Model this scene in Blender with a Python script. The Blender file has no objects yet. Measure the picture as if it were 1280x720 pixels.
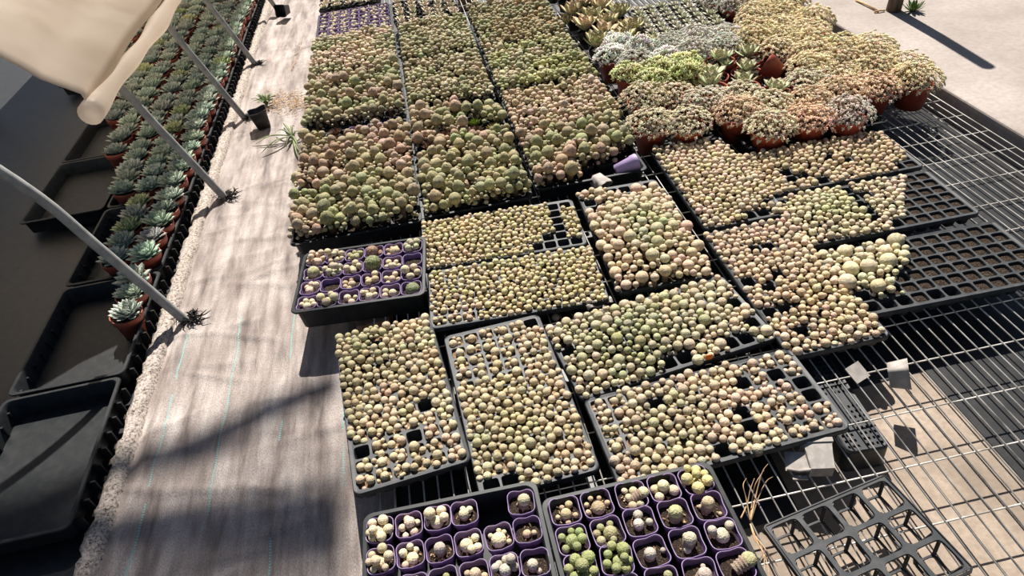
import bpy, bmesh, math, random
import numpy as np
from mathutils import Vector, Matrix, Euler

# ------------------------------------------------------------------ camera, sky, sun, exposure
SC = bpy.context.scene
COL = SC.collection
SC.view_settings.view_transform = 'Standard'
SC.view_settings.look = 'None'
SC.view_settings.gamma = 1.0
SC.view_settings.use_curve_mapping = False
SC.view_settings.exposure = 0.0

FPX = 850.0                                    # focal length in pixels of the 1280 wide frame
CAM_O = np.array([0.0, 0.0, 1.445])
FW = np.array([0.06676517, 0.76312941, -0.64278761])
RT = np.array([0.97836266, -0.17651117, -0.10793661])
UP = np.array([0.19582879, 0.62167299, 0.75840212])
cam_d = bpy.data.cameras.new('camera')
cam = bpy.data.objects.new('camera', cam_d)
COL.objects.link(cam)
cam_d.sensor_width = 36.0
cam_d.lens = FPX / 1280.0 * 36.0
cam_d.clip_start = 0.01
cam.matrix_world = Matrix(((RT[0], UP[0], -FW[0], 0), (RT[1], UP[1], -FW[1], 0), (RT[2], UP[2], -FW[2], 1.445), (0, 0, 0, 1)))
SC.camera = cam

world = bpy.data.worlds.new('world')
SC.world = world
world.use_nodes = True
wn = world.node_tree
bg = wn.nodes['Background']
sky = wn.nodes.new('ShaderNodeTexSky')
sky.sky_type = 'NISHITA'
sky.sun_disc = False
sky.sun_elevation = math.radians(52)
sky.sun_rotation = 0.0
wn.links.new(sky.outputs[0], bg.inputs[0])
bg.inputs[1].default_value = 0.055

SUN_DIR = Vector((-0.10, -0.78, -1.0)).normalized()
sun_d = bpy.data.lights.new('sun', 'SUN')
sun_d.energy = 8.0
sun_d.color = (1.0, 0.945, 0.875)
sun_d.angle = math.radians(0.7)
sun = bpy.data.objects.new('sun', sun_d)
COL.objects.link(sun)
sun.rotation_euler = SUN_DIR.to_track_quat('-Z', 'Y').to_euler()

RNG = np.random.default_rng(11)
random.seed(5)


def ray(px, py):
    return FW + ((px - 640) / FPX) * RT - ((py - 360) / FPX) * UP


def at(px, py, z):
    d = ray(px, py)
    return CAM_O + d * ((z - CAM_O[2]) / d[2])


def proj(p):
    d = np.asarray(p, float) - CAM_O
    w = d @ FW
    return 640 + FPX * (d @ RT) / w, 360 - FPX * (d @ UP) / w, w


def in_photo(p, m=12):
    x, y, w = proj(p)
    return w > 0 and 160 - m < x < 1120 + m and -m < y < 720 + m


# ------------------------------------------------------------------ helpers
def S(r, g, b):
    f = lambda c: (c / 255 / 12.92) if c / 255 <= 0.04045 else ((c / 255 + 0.055) / 1.055) ** 2.4
    return np.array([f(r), f(g), f(b)])


def tag(o, label=None, cat=None, group=None, kind=None):
    if label: o['label'] = label
    if cat: o['category'] = cat
    if group: o['group'] = group
    if kind: o['kind'] = kind
    return o


def empty(name, loc=(0, 0, 0), rz=0.0, label=None, cat=None, group=None):
    o = bpy.data.objects.new(name, None)
    COL.objects.link(o)
    o.empty_display_size = 0.02
    o.location = loc
    o.rotation_euler = (0, 0, rz)
    return tag(o, label, cat, group)


def link_mesh(name, me, mat=None, parent=None, loc=None, rot=None, scale=None):
    o = bpy.data.objects.new(name, me)
    COL.objects.link(o)
    if mat is not None and not me.materials:
        me.materials.append(mat)
    if parent is not None: o.parent = parent
    if loc is not None: o.location = loc
    if rot is not None: o.rotation_euler = rot
    if scale is not None: o.scale = scale
    return o


class MB:
    """collects geometry for ONE mesh"""
    def __init__(self):
        self.v, self.f, self.c, self.n = [], [], [], 0
        self.hascol = False

    def add(self, V, F, col=None):
        V = np.asarray(V, float).reshape(-1, 3)
        self.v.append(V)
        n = self.n
        self.f.extend([[i + n for i in f] for f in (F.tolist() if isinstance(F, np.ndarray) else F)])
        self.n += len(V)
        if col is not None: self.hascol = True
        c = np.ones((len(V), 3)) if col is None else np.broadcast_to(np.asarray(col, float), (len(V), 3))
        self.c.append(c)
        return self

    def box(self, lo, hi, M=None):
        x0, y0, z0 = lo; x1, y1, z1 = hi
        V = np.array([(x0, y0, z0), (x1, y0, z0), (x1, y1, z0), (x0, y1, z0), (x0, y0, z1), (x1, y0, z1), (x1, y1, z1), (x0, y1, z1)], float)
        if M is not None: V = V @ M[:3, :3].T + M[:3, 3]
        return self.add(V, [(0, 3, 2, 1), (4, 5, 6, 7), (0, 1, 5, 4), (1, 2, 6, 5), (2, 3, 7, 6), (3, 0, 4, 7)])

    def tube(self, pts, rad, seg=8, col=None, cap=True):
        pts = np.asarray(pts, float)
        n = len(pts)
        rad = np.broadcast_to(np.asarray(rad, float), (n,))
        T = np.gradient(pts, axis=0)
        T /= np.linalg.norm(T, axis=1)[:, None] + 1e-12
        ref = np.array([0, 0, 1.0]) if abs(T[:, 2]).mean() < 0.8 else np.array([1.0, 0, 0])
        V = []
        a = np.arange(seg) * 2 * np.pi / seg
        for p, t, r in zip(pts, T, rad):
            u = np.cross(ref, t); u /= np.linalg.norm(u) + 1e-12
            w = np.cross(t, u)
            V.append(p + r * (np.cos(a)[:, None] * u + np.sin(a)[:, None] * w))
        V = np.concatenate(V)
        F = []
        for i in range(n - 1):
            for k in range(seg):
                k2 = (k + 1) % seg
                F.append((i * seg + k, i * seg + k2, (i + 1) * seg + k2, (i + 1) * seg + k))
        if cap:
            F.append(tuple(range(seg))[::-1]); F.append(tuple((n - 1) * seg + k for k in range(seg)))
        return self.add(V, F, col)

    def loft(self, loops, cap0=False, cap1=False, col=None, flip=False):
        """closed loops with equal vertex counts, joined in order"""
        m = len(loops[0])
        V = np.concatenate(loops)
        F = []
        for i in range(len(loops) - 1):
            for k in range(m):
                k2 = (k + 1) % m
                F.append((i * m + k, i * m + k2, (i + 1) * m + k2, (i + 1) * m + k))
        if cap0: F.append(tuple(range(m))[::-1])
        if cap1: F.append(tuple((len(loops) - 1) * m + k for k in range(m)))
        if flip: F = [f[::-1] for f in F]
        return self.add(V, F, col)

    def mesh(self, name, smooth=True):
        me = bpy.data.meshes.new(name)
        V = np.concatenate(self.v)
        me.from_pydata(V.tolist(), [], self.f)
        if self.hascol:
            ca = me.color_attributes.new('Col', 'FLOAT_COLOR', 'POINT')
            C = np.concatenate(self.c)
            ca.data.foreach_set('color', np.concatenate([C, np.ones((len(C), 1))], 1).astype(np.float32).ravel())
        me.update()
        if smooth:
            me.polygons.foreach_set('use_smooth', np.ones(len(me.polygons), bool))
        return me

    def build(self, name, mat, parent=None, smooth=True, **k):
        return link_mesh(name, self.mesh(name, smooth), mat, parent, **k)


def sharp(o, deg=35):
    """smooth shading with hard edges above an angle"""
    me = o.data
    bm = bmesh.new(); bm.from_mesh(me)
    for e in bm.edges:
        e.smooth = not (len(e.link_faces) == 2 and e.calc_face_angle(0) > math.radians(deg))
    bm.to_mesh(me); bm.free()
    return o


def rrect(w, d, r, z, n=4, wave=0.0):
    """rounded rectangle loop, counter clockwise, 4*(n+1) points plus side middles when wave is used"""
    P = []
    for cx, cy, a0 in ((w / 2 - r, d / 2 - r, 0), (-w / 2 + r, d / 2 - r, 90), (-w / 2 + r, -d / 2 + r, 180), (w / 2 - r, -d / 2 + r, 270)):
        for k in range(n + 1):
            a = math.radians(a0 + 90 * k / n)
            P.append((cx + r * math.cos(a), cy + r * math.sin(a), z + wave))
        if wave:
            a = math.radians(a0 + 90)
            # middle of the side that follows
            nx, ny = {0: (0, d / 2), 90: (-w / 2, 0), 180: (0, -d / 2), 270: (w / 2, 0)}[a0]
            P.append((nx, ny, z - wave))
    return np.array(P)


def rotz(a):
    c, s = math.cos(a), math.sin(a)
    return np.array([[c, -s, 0], [s, c, 0], [0, 0, 1.0]])


# ------------------------------------------------------------------ materials
class NT:
    def __init__(self, name, rough=0.6, spec=0.4):
        self.m = bpy.data.materials.new(name)
        self.m.use_nodes = True
        self.t = self.m.node_tree
        self.b = self.t.nodes['Principled BSDF']
        self.b.inputs['Roughness'].default_value = rough
        self.b.inputs['Specular IOR Level'].default_value = spec

    def n(self, typ, **k):
        x = self.t.nodes.new(typ)
        for a, v in k.items(): setattr(x, a, v)
        return x

    def l(self, a, b): self.t.links.new(a, b)

    def coord(self, what='Object', scale=(1, 1, 1)):
        tc = self.n('ShaderNodeTexCoord')
        mp = self.n('ShaderNodeMapping')
        mp.inputs['Scale'].default_value = scale
        self.l(tc.outputs[what], mp.inputs[0])
        return mp.outputs[0]

    def noise(self, vec, scale, detail=4, rough=0.55):
        x = self.n('ShaderNodeTexNoise')
        x.inputs['Scale'].default_value = scale
        x.inputs['Detail'].default_value = detail
        x.inputs['Roughness'].default_value = rough
        if vec is not None: self.l(vec, x.inputs['Vector'])
        return x.outputs['Fac']

    def voro(self, vec, scale, feature='F1', out='Distance', rand=1.0):
        x = self.n('ShaderNodeTexVoronoi', feature=feature)
        x.inputs['Scale'].default_value = scale
        x.inputs['Randomness'].default_value = rand
        if vec is not None: self.l(vec, x.inputs['Vector'])
        return x.outputs[out]

    def ramp(self, fac, stops, interp='LINEAR'):
        r = self.n('ShaderNodeValToRGB')
        r.color_ramp.interpolation = interp
        e = r.color_ramp.elements
        while len(e) < len(stops): e.new(0.5)
        for el, (p, c) in zip(e, stops):
            el.position = p
            c = (c, c, c) if np.isscalar(c) else c
            el.color = (*[float(q) for q in c], 1)
        self.l(fac, r.inputs[0])
        return r.outputs[0]

    def mix(self, fac, a, b, mode='MIX'):
        x = self.n('ShaderNodeMix', data_type='RGBA', blend_type=mode)
        for sock, v in ((0, fac), (6, a), (7, b)):
            if hasattr(v, 'is_output'): self.l(v, x.inputs[sock])
            elif sock == 0: x.inputs[0].default_value = v
            else: x.inputs[sock].default_value = (*[float(q) for q in v], 1)
        return x.outputs[2]

    def color(self, v):
        if hasattr(v, 'is_output'): self.l(v, self.b.inputs['Base Color'])
        else: self.b.inputs['Base Color'].default_value = (*[float(q) for q in v], 1)
        return self

    def bump(self, h, strength=0.3, dist=0.002):
        x = self.n('ShaderNodeBump')
        x.inputs['Strength'].default_value = strength
        x.inputs['Distance'].default_value = dist
        self.l(h, x.inputs['Height'])
        self.l(x.outputs[0], self.b.inputs['Normal'])
        return self


def mat_plastic(name, c, dust=None, rough=0.45, amt=0.5):
    t = NT(name, rough, 0.45)
    v = t.coord()
    n = t.noise(v, 38, 5)
    f = t.ramp(n, [(0.42, 0.0), (0.75, amt)])
    t.color(t.mix(f, c, dust if dust is not None else np.asarray(c) * 2.2))
    return t.m


def mat_cactus(name, src, vscale):
    t = NT(name, 0.62, 0.25)
    if src == 'attr':
        a = t.n('ShaderNodeAttribute', attribute_name='Col'); base = a.outputs['Color']
    else:
        a = t.n('ShaderNodeObjectInfo'); base = a.outputs['Color']
    v = t.coord()
    blot = t.ramp(t.noise(v, vscale * 0.35, 3), [(0.35, (0.74, 0.74, 0.66)), (0.7, (1.2, 1.14, 1.08))])
    base = t.mix(1.0, base, blot, 'MULTIPLY')
    d = t.voro(v, vscale)
    spot = t.ramp(d, [(0.14, 0.75), (0.36, 0.0)])
    t.color(t.mix(spot, base, S(232, 222, 200)))
    inv = t.ramp(d, [(0.0, 1.0), (0.7, 0.0)])
    t.bump(inv, 0.6, 0.002 if src == 'attr' else 0.0012)
    return t.m


def mat_leaf(name, src='objattr', rough=0.5, sss=False):
    """object colour times the leaf's own colour attribute"""
    t = NT(name, rough, 0.3)
    a = t.n('ShaderNodeAttribute', attribute_name='Col').outputs['Color']
    o = t.n('ShaderNodeObjectInfo').outputs['Color']
    t.color(t.mix(1.0, a, o, 'MULTIPLY'))
    return t.m


M = {}
M['black'] = mat_plastic('black_tray_plastic', (0.012, 0.015, 0.017), (0.045, 0.043, 0.042), 0.5, 0.5)
M['black'].node_tree.nodes['Principled BSDF'].inputs['Specular IOR Level'].default_value = 0.25
M['plug'] = mat_plastic('plug_tray_plastic', (0.016, 0.020, 0.024), (0.085, 0.082, 0.08), 0.55, 0.6)
M['potblack'] = mat_plastic('black_pot_plastic', (0.012, 0.013, 0.014), (0.05, 0.045, 0.04), 0.45, 0.4)
M['purple'] = mat_plastic('purple_pot_plastic', S(116, 94, 136), S(158, 140, 172), 0.5, 0.5)
M['purple_rim'] = mat_plastic('sunlit_purple_rim', S(150, 126, 168), S(186, 168, 198), 0.5, 0.6)  # lighter purple: sunlight catching the pot edge, painted into the rim colour
def add_translucent(m, c, f):
    nt = m.node_tree; out = nt.nodes['Material Output']; b = nt.nodes['Principled BSDF']
    tr = nt.nodes.new('ShaderNodeBsdfTranslucent'); tr.inputs[0].default_value = (*[float(q) for q in c], 1)
    mx = nt.nodes.new('ShaderNodeMixShader'); mx.inputs[0].default_value = f
    nt.links.new(b.outputs[0], mx.inputs[1]); nt.links.new(tr.outputs[0], mx.inputs[2]); nt.links.new(mx.outputs[0], out.inputs['Surface'])
add_translucent(M['purple'], S(186, 150, 206), 0.16)
M['lavender'] = mat_plastic('lavender_pot_plastic', S(186, 162, 208), S(204, 184, 218), 0.45, 0.5)
M['terra'] = mat_plastic('terracotta_plastic', S(160, 80, 62), S(180, 112, 92), 0.5, 0.5)
M['redpot'] = mat_plastic('red_brown_pot_plastic', S(150, 62, 44), S(170, 98, 76), 0.5, 0.5)
M['greypot'] = mat_plastic('dusty_grey_plastic', S(156, 149, 142), S(192, 184, 175), 0.75, 0.9)
M['cact_attr'] = mat_cactus('cactus_skin', 'attr', 330)
M['cact_obj'] = mat_cactus('cactus_skin_single', 'obj', 5.2)
M['leaf'] = mat_leaf('succulent_leaf')
t = NT('potting_soil', 0.95, 0.1); v = t.coord(); n = t.noise(v, 260, 6, 0.7)
t.color(t.ramp(n, [(0.35, S(24, 20, 18)), (0.55, S(62, 52, 44)), (0.66, S(120, 104, 88)), (0.78, S(168, 150, 128))])); t.bump(n, 0.9, 0.004); M['soil'] = t.m
t = NT('dry_husk', 0.85, 0.15); v = t.coord(); n = t.noise(v, 180, 4)
t.color(t.ramp(n, [(0.3, S(122, 92, 68)), (0.5, S(188, 152, 116)), (0.75, S(226, 200, 168))])); M['husk'] = t.m
t = NT('sandy_soil', 0.95, 0.1); v = t.coord(); n = t.noise(v, 300, 6, 0.7)
t.color(t.ramp(n, [(0.32, S(58, 46, 38)), (0.5, S(142, 116, 92)), (0.7, S(200, 172, 140))])); t.bump(n, 0.9, 0.003); M['sandsoil'] = t.m
t = NT('galvanised_pipe', 0.6, 0.4); v = t.coord(); n = t.noise(v, 30, 5)
t.color(t.ramp(n, [(0.3, S(132, 134, 132)), (0.7, S(172, 172, 168))])); M['pole'] = t.m
t = NT('bright_wire', 0.35, 0.6); v = t.coord(); n = t.noise(v, 14, 4)
t.color(t.ramp(n, [(0.35, S(150, 146, 138)), (0.6, S(232, 226, 216))])); M['wire'] = t.m
t = NT('plastic_film', 0.45, 0.4); v = t.coord(); n = t.noise(v, 6, 5)
t.color(t.ramp(n, [(0.3, S(212, 196, 180)), (0.7, S(238, 226, 212))])); M['film'] = t.m
add_translucent(M['film'], S(252, 244, 234), 0.78)
t = NT('concrete_ground', 0.9, 0.2); v = t.coord(); n = t.noise(v, 3.5, 8, 0.65); n2 = t.noise(v, 70, 5)
t.color(t.mix(t.ramp(n2, [(0.35, 0.0), (0.7, 0.5)]), t.ramp(n, [(0.3, S(118, 106, 94)), (0.55, S(166, 150, 134)), (0.75, S(190, 174, 158))]), S(128, 116, 104)))
t.bump(n2, 0.35, 0.003); M['concrete'] = t.m
t = NT('slab_concrete', 0.9, 0.2); v = t.coord(); n = t.noise(v, 2.5, 8, 0.6); n2 = t.noise(v, 50, 5)
t.color(t.mix(t.ramp(n2, [(0.4, 0.0), (0.75, 0.45)]), t.ramp(n, [(0.3, S(150, 140, 132)), (0.7, S(186, 176, 168))]), S(138, 128, 120)))
t.bump(n2, 0.3, 0.003); M['slab'] = t.m
t = NT('pale_kerb', 0.95, 0.1); v = t.coord(); n = t.noise(v, 130, 6, 0.75)
t.color(t.ramp(n, [(0.36, S(60, 52, 46)), (0.45, S(160, 148, 138)), (0.6, S(214, 202, 190))])); t.bump(n, 0.9, 0.004); M['kerb'] = t.m
# woven ground mat: fine weave, long worn streaks, sewn teal marker threads every 17 cm
t = NT('woven_ground_mat', 0.62, 0.3)
tc = t.n('ShaderNodeTexCoord'); sep = t.n('ShaderNodeSeparateXYZ'); t.l(tc.outputs['Object'], sep.inputs[0])
vs = t.coord('Object', (20, 3.2, 1)); streak = t.noise(vs, 1.0, 6, 0.6)
vb = t.coord('Object', (1, 1, 1)); blot = t.noise(vb, 4.5, 6, 0.62)
fine = t.noise(t.coord('Object', (420, 160, 1)), 1.0, 2)
c0 = t.ramp(streak, [(0.33, S(100, 90, 85)), (0.48, S(168, 156, 149)), (0.64, S(206, 196, 189))])
c1 = t.mix(t.ramp(blot, [(0.36, 0.55), (0.62, 0.0)]), c0, S(134, 120, 112))
c1 = t.mix(t.ramp(fine, [(0.40, 0.38), (0.56, 0.0)]), c1, S(92, 80, 74))
def math_node(t, op, a, b=None):
    x = t.n('ShaderNodeMath', operation=op)
    for i, q in enumerate((a, b)):
        if q is None: continue
        if hasattr(q, 'is_output'): t.l(q, x.inputs[i])
        else: x.inputs[i].default_value = q
    return x.outputs[0]
xx = math_node(t, 'ADD', sep.outputs[0], math_node(t, 'MULTIPLY', t.noise(t.coord('Object', (1, 1, 1)), 2.0, 2), 0.05))
fr = math_node(t, 'FRACT', math_node(t, 'MULTIPLY', math_node(t, 'ADD', xx, 3.045), 1 / 0.172))
line = math_node(t, 'LESS_THAN', math_node(t, 'ABSOLUTE', math_node(t, 'SUBTRACT', fr, 0.5)), 0.013)
dash = math_node(t, 'LESS_THAN', math_node(t, 'FRACT', math_node(t, 'MULTIPLY', sep.outputs[1], 130)), 0.5)
worn = math_node(t, 'GREATER_THAN', t.noise(t.coord('Object', (9, 2.2, 1)), 1.0, 3), 0.46)
near = math_node(t, 'LESS_THAN', math_node(t, 'ADD', sep.outputs[1], math_node(t, 'MULTIPLY', blot, 0.6)), 2.15)
lm = math_node(t, 'MULTIPLY', math_node(t, 'MULTIPLY', line, dash), math_node(t, 'MULTIPLY', worn, near))
t.color(t.mix(lm, c1, S(120, 190, 186)))
t.bump(t.mix(0.5, streak, fine), 0.7, 0.006)
M['mat'] = t.m
t = NT('shredded_black', 0.8, 0.2); t.color(S(30, 27, 26)); M['shred'] = t.m
t = NT('dry_straw', 0.8, 0.2); v = t.coord(); t.color(t.ramp(t.noise(v, 40, 3), [(0.3, S(176, 136, 96)), (0.7, S(226, 194, 154))])); M['straw'] = t.m
t = NT('green_blades', 0.55, 0.3); v = t.coord(); t.color(t.ramp(t.noise(v, 30, 3), [(0.3, S(86, 104, 64)), (0.7, S(150, 164, 112))])); M['blade'] = t.m
t = NT('weathered_wood', 0.85, 0.2); v = t.coord('Object', (40, 40, 6)); t.color(t.ramp(t.noise(v, 1, 5), [(0.3, S(70, 60, 52)), (0.7, S(124, 110, 98))])); M['wood'] = t.m
t = NT('brick', 0.9, 0.15); v = t.coord(); t.color(t.ramp(t.noise(v, 40, 5), [(0.3, S(120, 92, 74)), (0.7, S(168, 140, 116))])); M['brick'] = t.m
t = NT('orange_plastic', 0.5, 0.4); t.color(S(226, 120, 40)); M['orange'] = t.m

# ------------------------------------------------------------------ setting
mb = MB(); mb.box((-6, -2, -0.2), (8, 12, -0.015))
tag(mb.build('ground', M['concrete'], smooth=False), kind='structure')


def heightgrid(x0, x1, y0, y1, nx, ny, f):
    X, Y = np.meshgrid(np.linspace(x0, x1, nx), np.linspace(y0, y1, ny))
    Z = f(X, Y)
    V = np.stack([X, Y, Z], -1).reshape(-1, 3)
    i = np.arange(nx * ny).reshape(ny, nx)
    F = np.stack([i[:-1, :-1], i[:-1, 1:], i[1:, 1:], i[1:, :-1]], -1).reshape(-1, 4)
    return V, F


def vnoise(X, Y, seed):
    r = np.random.default_rng(seed)
    Z = 0
    for k in range(14):
        a = r.uniform(0, 2 * np.pi); fr = r.uniform(3, 22)
        Z = Z + np.sin(fr * (np.cos(a) * X + 0.45 * np.sin(a) * Y) + r.uniform(0, 6.3)) / fr * 6
    return Z / 14


def mat_h(X, Y):
    h = 0.008 * vnoise(X * 1.6, Y, 3) + 0.004 * vnoise(X * 4, Y * 5, 8) + 0.0022 * vnoise(X * 11, Y * 7, 18)
    # long pleats along the strip, and a few cross creases
    rr = np.random.default_rng(9)
    for k in range(16):
        xc = rr.uniform(-0.98, -0.38); w = rr.uniform(0.006, 0.018); a = rr.uniform(0.004, 0.012)
        y0, ln = rr.uniform(0.8, 5.5), rr.uniform(0.3, 1.1)
        sl = rr.uniform(-0.06, 0.06)
        h = h + a * np.exp(-((X - xc - sl * (Y - y0)) / w) ** 2 - ((Y - y0) / ln) ** 2)
    for k in range(80):
        yc = rr.uniform(0.9, 4.5); w = rr.uniform(0.006, 0.016); a = rr.uniform(0.003, 0.009)
        x0, ln = rr.uniform(-0.95, -0.45), rr.uniform(0.05, 0.16)
        sl = rr.uniform(-0.5, 0.5)
        h = h + a * np.exp(-((Y - yc - sl * (X - x0)) / w) ** 2 - ((X - x0) / ln) ** 2)
    # the raised fold next to the kerb
    h = h + 0.016 * np.exp(-((X + 0.955 + 0.012 * np.sin(Y * 3)) / 0.022) ** 2) * (0.6 + 0.4 * np.sin(Y * 5.2))
    return h - 0.004


V, F = heightgrid(-1.02, -0.27, 0.2, 7.2, 150, 620, mat_h)
mb = MB(); mb.add(V, F)
tag(mb.build('floor_mat', M['mat']), 'pale woven ground mat with teal threads laid along the path', None, None, 'structure')

# black sheet added to darken the ground, standing in for shade under the benches
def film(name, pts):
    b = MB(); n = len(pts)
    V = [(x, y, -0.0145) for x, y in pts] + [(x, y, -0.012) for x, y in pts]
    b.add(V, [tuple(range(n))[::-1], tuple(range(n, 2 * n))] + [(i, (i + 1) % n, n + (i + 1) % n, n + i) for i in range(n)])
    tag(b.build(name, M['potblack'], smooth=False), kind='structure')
film('floor_shade_bench', [(-.42, .1), (.44, .1), (.46, .74), (.645, .748), (.66, 1.03), (1.16, 1.06), (1.16, .1), (2.5, .1), (2.05, 1.4), (2.05, 6.5), (-.42, 6.5)])
film('floor_shade_kerb', [(-3.3, .2), (-1.04, .2), (-1.04, 7.2), (-3.3, 7.2)])

# rough pale kerb beside the mat
ys = np.linspace(0.3, 7.0, 330)
mb = MB(); loops = []
for i, y in enumerate(ys):
    j = RNG.normal(0, 0.0035, 6)
    prof = [(-1.038 + j[0], -0.012), (-1.036 + j[1], 0.014 + j[2] * .8), (-1.024, 0.020 + j[3] * .6), (-1.006, 0.020 + j[4] * .6), (-0.990 + j[5], 0.014), (-0.985 + j[0], -0.012)]
    loops.append(np.array([(x, y, z) for x, z in prof]))
m = 6; V = np.concatenate(loops); Fq = []
for i in range(len(ys) - 1):
    for k in range(m - 1):
        Fq.append((i * m + k, i * m + k + 1, (i + 1) * m + k + 1, (i + 1) * m + k))
mb.add(V, [f[::-1] for f in Fq])
tag(mb.build('path_kerb', M['kerb']), kind='structure')

# raised concrete walkway beyond the pots
mb = MB(); mb.box((2.055, 1.2, -0.05), (5.5, 9.0, 0.10))
o = mb.build('floor_walkway', M['slab'], smooth=False); tag(o, kind='structure')
bv = o.modifiers.new('edge', 'BEVEL'); bv.width = 0.008; bv.segments = 2

# unseen pipes added high over the path to cast soft bands of shade
mb = MB()
def overhead(gx0, gy0, gx1, gy1, h, r):
    off = -SUN_DIR * (h / abs(SUN_DIR.z))
    a = np.array([gx0 + off.x, gy0 + off.y, h]); b = np.array([gx1 + off.x, gy1 + off.y, h])
    d = b - a
    p0, p1 = a - d * 1.2, b
    mb.tube([p0, p1], r, 10)
overhead(-0.92, 1.30, -0.42, 1.452, 6.5, 0.048)
overhead(-0.92, 1.075, -0.40, 1.025, 6.5, 0.058)
overhead(-0.92, 0.93, -0.40, 0.905, 8.0, 0.040)
overhead(-0.90, 1.25, -0.40, 1.25, 8.5, 0.020)
tag(mb.build('added_shade_pipes', M['pole']), kind='structure')
# unseen slatted strip added high above to dim the near end of the path
mb = MB(); NH = 7.0; off = -SUN_DIR * (NH / abs(SUN_DIR.z))
for x in np.arange(-1.9, -.35, .062):
    x0, y0 = x + off.x, .30 + off.y
    mb.box((x0, y0, NH), (x0 + .027, y0 + .86, NH + .004))
for y in (.31, .75, 1.14):
    mb.box((-1.9 + off.x, y + off.y, NH - .004), (-.33 + off.x, y + .018 + off.y, NH))
tag(mb.build('added_shade_slats', M['wire'], smooth=False), kind='structure')

# ------------------------------------------------------------------ ball templates
def ico(sub):
    bm = bmesh.new(); bmesh.ops.create_icosphere(bm, subdivisions=sub, radius=1.0)
    V = np.array([v.co[:] for v in bm.verts]); F = np.array([[v.index for v in f.verts] for f in bm.faces]); bm.free()
    return V, F


def fib(n):
    i = np.arange(n) + 0.5
    z = 1 - 2 * i / n; th = np.pi * (1 + 5 ** .5) * i; r = np.sqrt(1 - z * z)
    return np.stack([r * np.cos(th), r * np.sin(th), z], 1)


def tubercled(sub, n, amp, seed, squash=0.93, conical=0.0):
    r = np.random.default_rng(seed)
    V, F = ico(sub)
    Q = fib(n)
    D = np.sqrt(np.maximum(0, 2 - 2 * V @ Q.T)).min(1)
    s = math.sqrt(4 * math.pi / n) * 0.5
    k = 1 + amp * (np.exp(-(D / (s * 0.75)) ** 2) - 0.35)
    ang = np.arccos(np.clip(V[:, 2], -1, 1))
    k -= 0.07 * np.exp(-(ang / 0.32) ** 2)
    k += 0.02 * np.sin(V[:, 0] * 2.3 + r.uniform(0, 6)) * np.cos(V[:, 1] * 2.1 + r.uniform(0, 6))
    W = V * k[:, None]
    if conical:
        f = 1 - conical * np.clip(W[:, 2], 0, 1)
        W[:, 0] *= f; W[:, 1] *= f
    W[:, 2] *= squash
    return W, F


B2 = [tubercled(2, 26, 0.05, s, 0.95) for s in range(3)]
B3 = [tubercled(3, 70, 0.07, s, 0.93) for s in range(3)]
B3T = [tubercled(3, 42, 0.26, 10 + s, 1.08, 0.32) for s in range(3)]          # heads with large pointed tubercles
B4 = [tubercled(4, 84, 0.10, 20 + s, 0.92) for s in range(4)]
BALL_ME = []
for V, F in B4:
    b = MB(); b.add(V, F); me = b.mesh('cactus_ball'); me.materials.append(M['cact_obj']); BALL_ME.append(me)


def randrot(r):
    a, b, c = r.uniform(0, 6.28), r.normal(0, 0.22), r.normal(0, 0.22)
    Rx = np.array([[1, 0, 0], [0, math.cos(b), -math.sin(b)], [0, math.sin(b), math.cos(b)]])
    Ry = np.array([[math.cos(c), 0, math.sin(c)], [0, 1, 0], [-math.sin(c), 0, math.cos(c)]])
    return Rx @ Ry @ rotz(a)


def skirt_mesh(r0, n, r):
    """shrivelled ringed old body below a cactus head"""
    a = np.arange(20) * 2 * np.pi / 20
    b = MB(); L = []
    for k in range(n * 4 + 1):
        t = k / (n * 4)
        rr = r0 * (.75 + .25 * t) * (1 + .10 * math.sin(t * n * 2 * math.pi)) 
        L.append(np.stack([rr * np.cos(a) * (1 + .05 * np.sin(a * 3 + k)), rr * np.sin(a), np.full(20, t)], 1))
    b.loft(L, cap0=True, cap1=True)
    return b.mesh('old_stem')


SK_R = np.random.default_rng(4)
SKIRTS = [skirt_mesh(1.0, n, SK_R) for n in (2, 3, 4)]
t = NT('old_cactus_body', 0.85, 0.2); v = t.coord(); n_ = t.noise(v, 9, 5)
t.color(t.ramp(n_, [(0.3, S(128, 108, 92)), (0.55, S(182, 160, 140)), (0.75, S(208, 188, 168))])); t.bump(n_, .6, .02); M['oldbody'] = t.m
for me in SKIRTS: me.materials.append(M['oldbody'])


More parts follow.
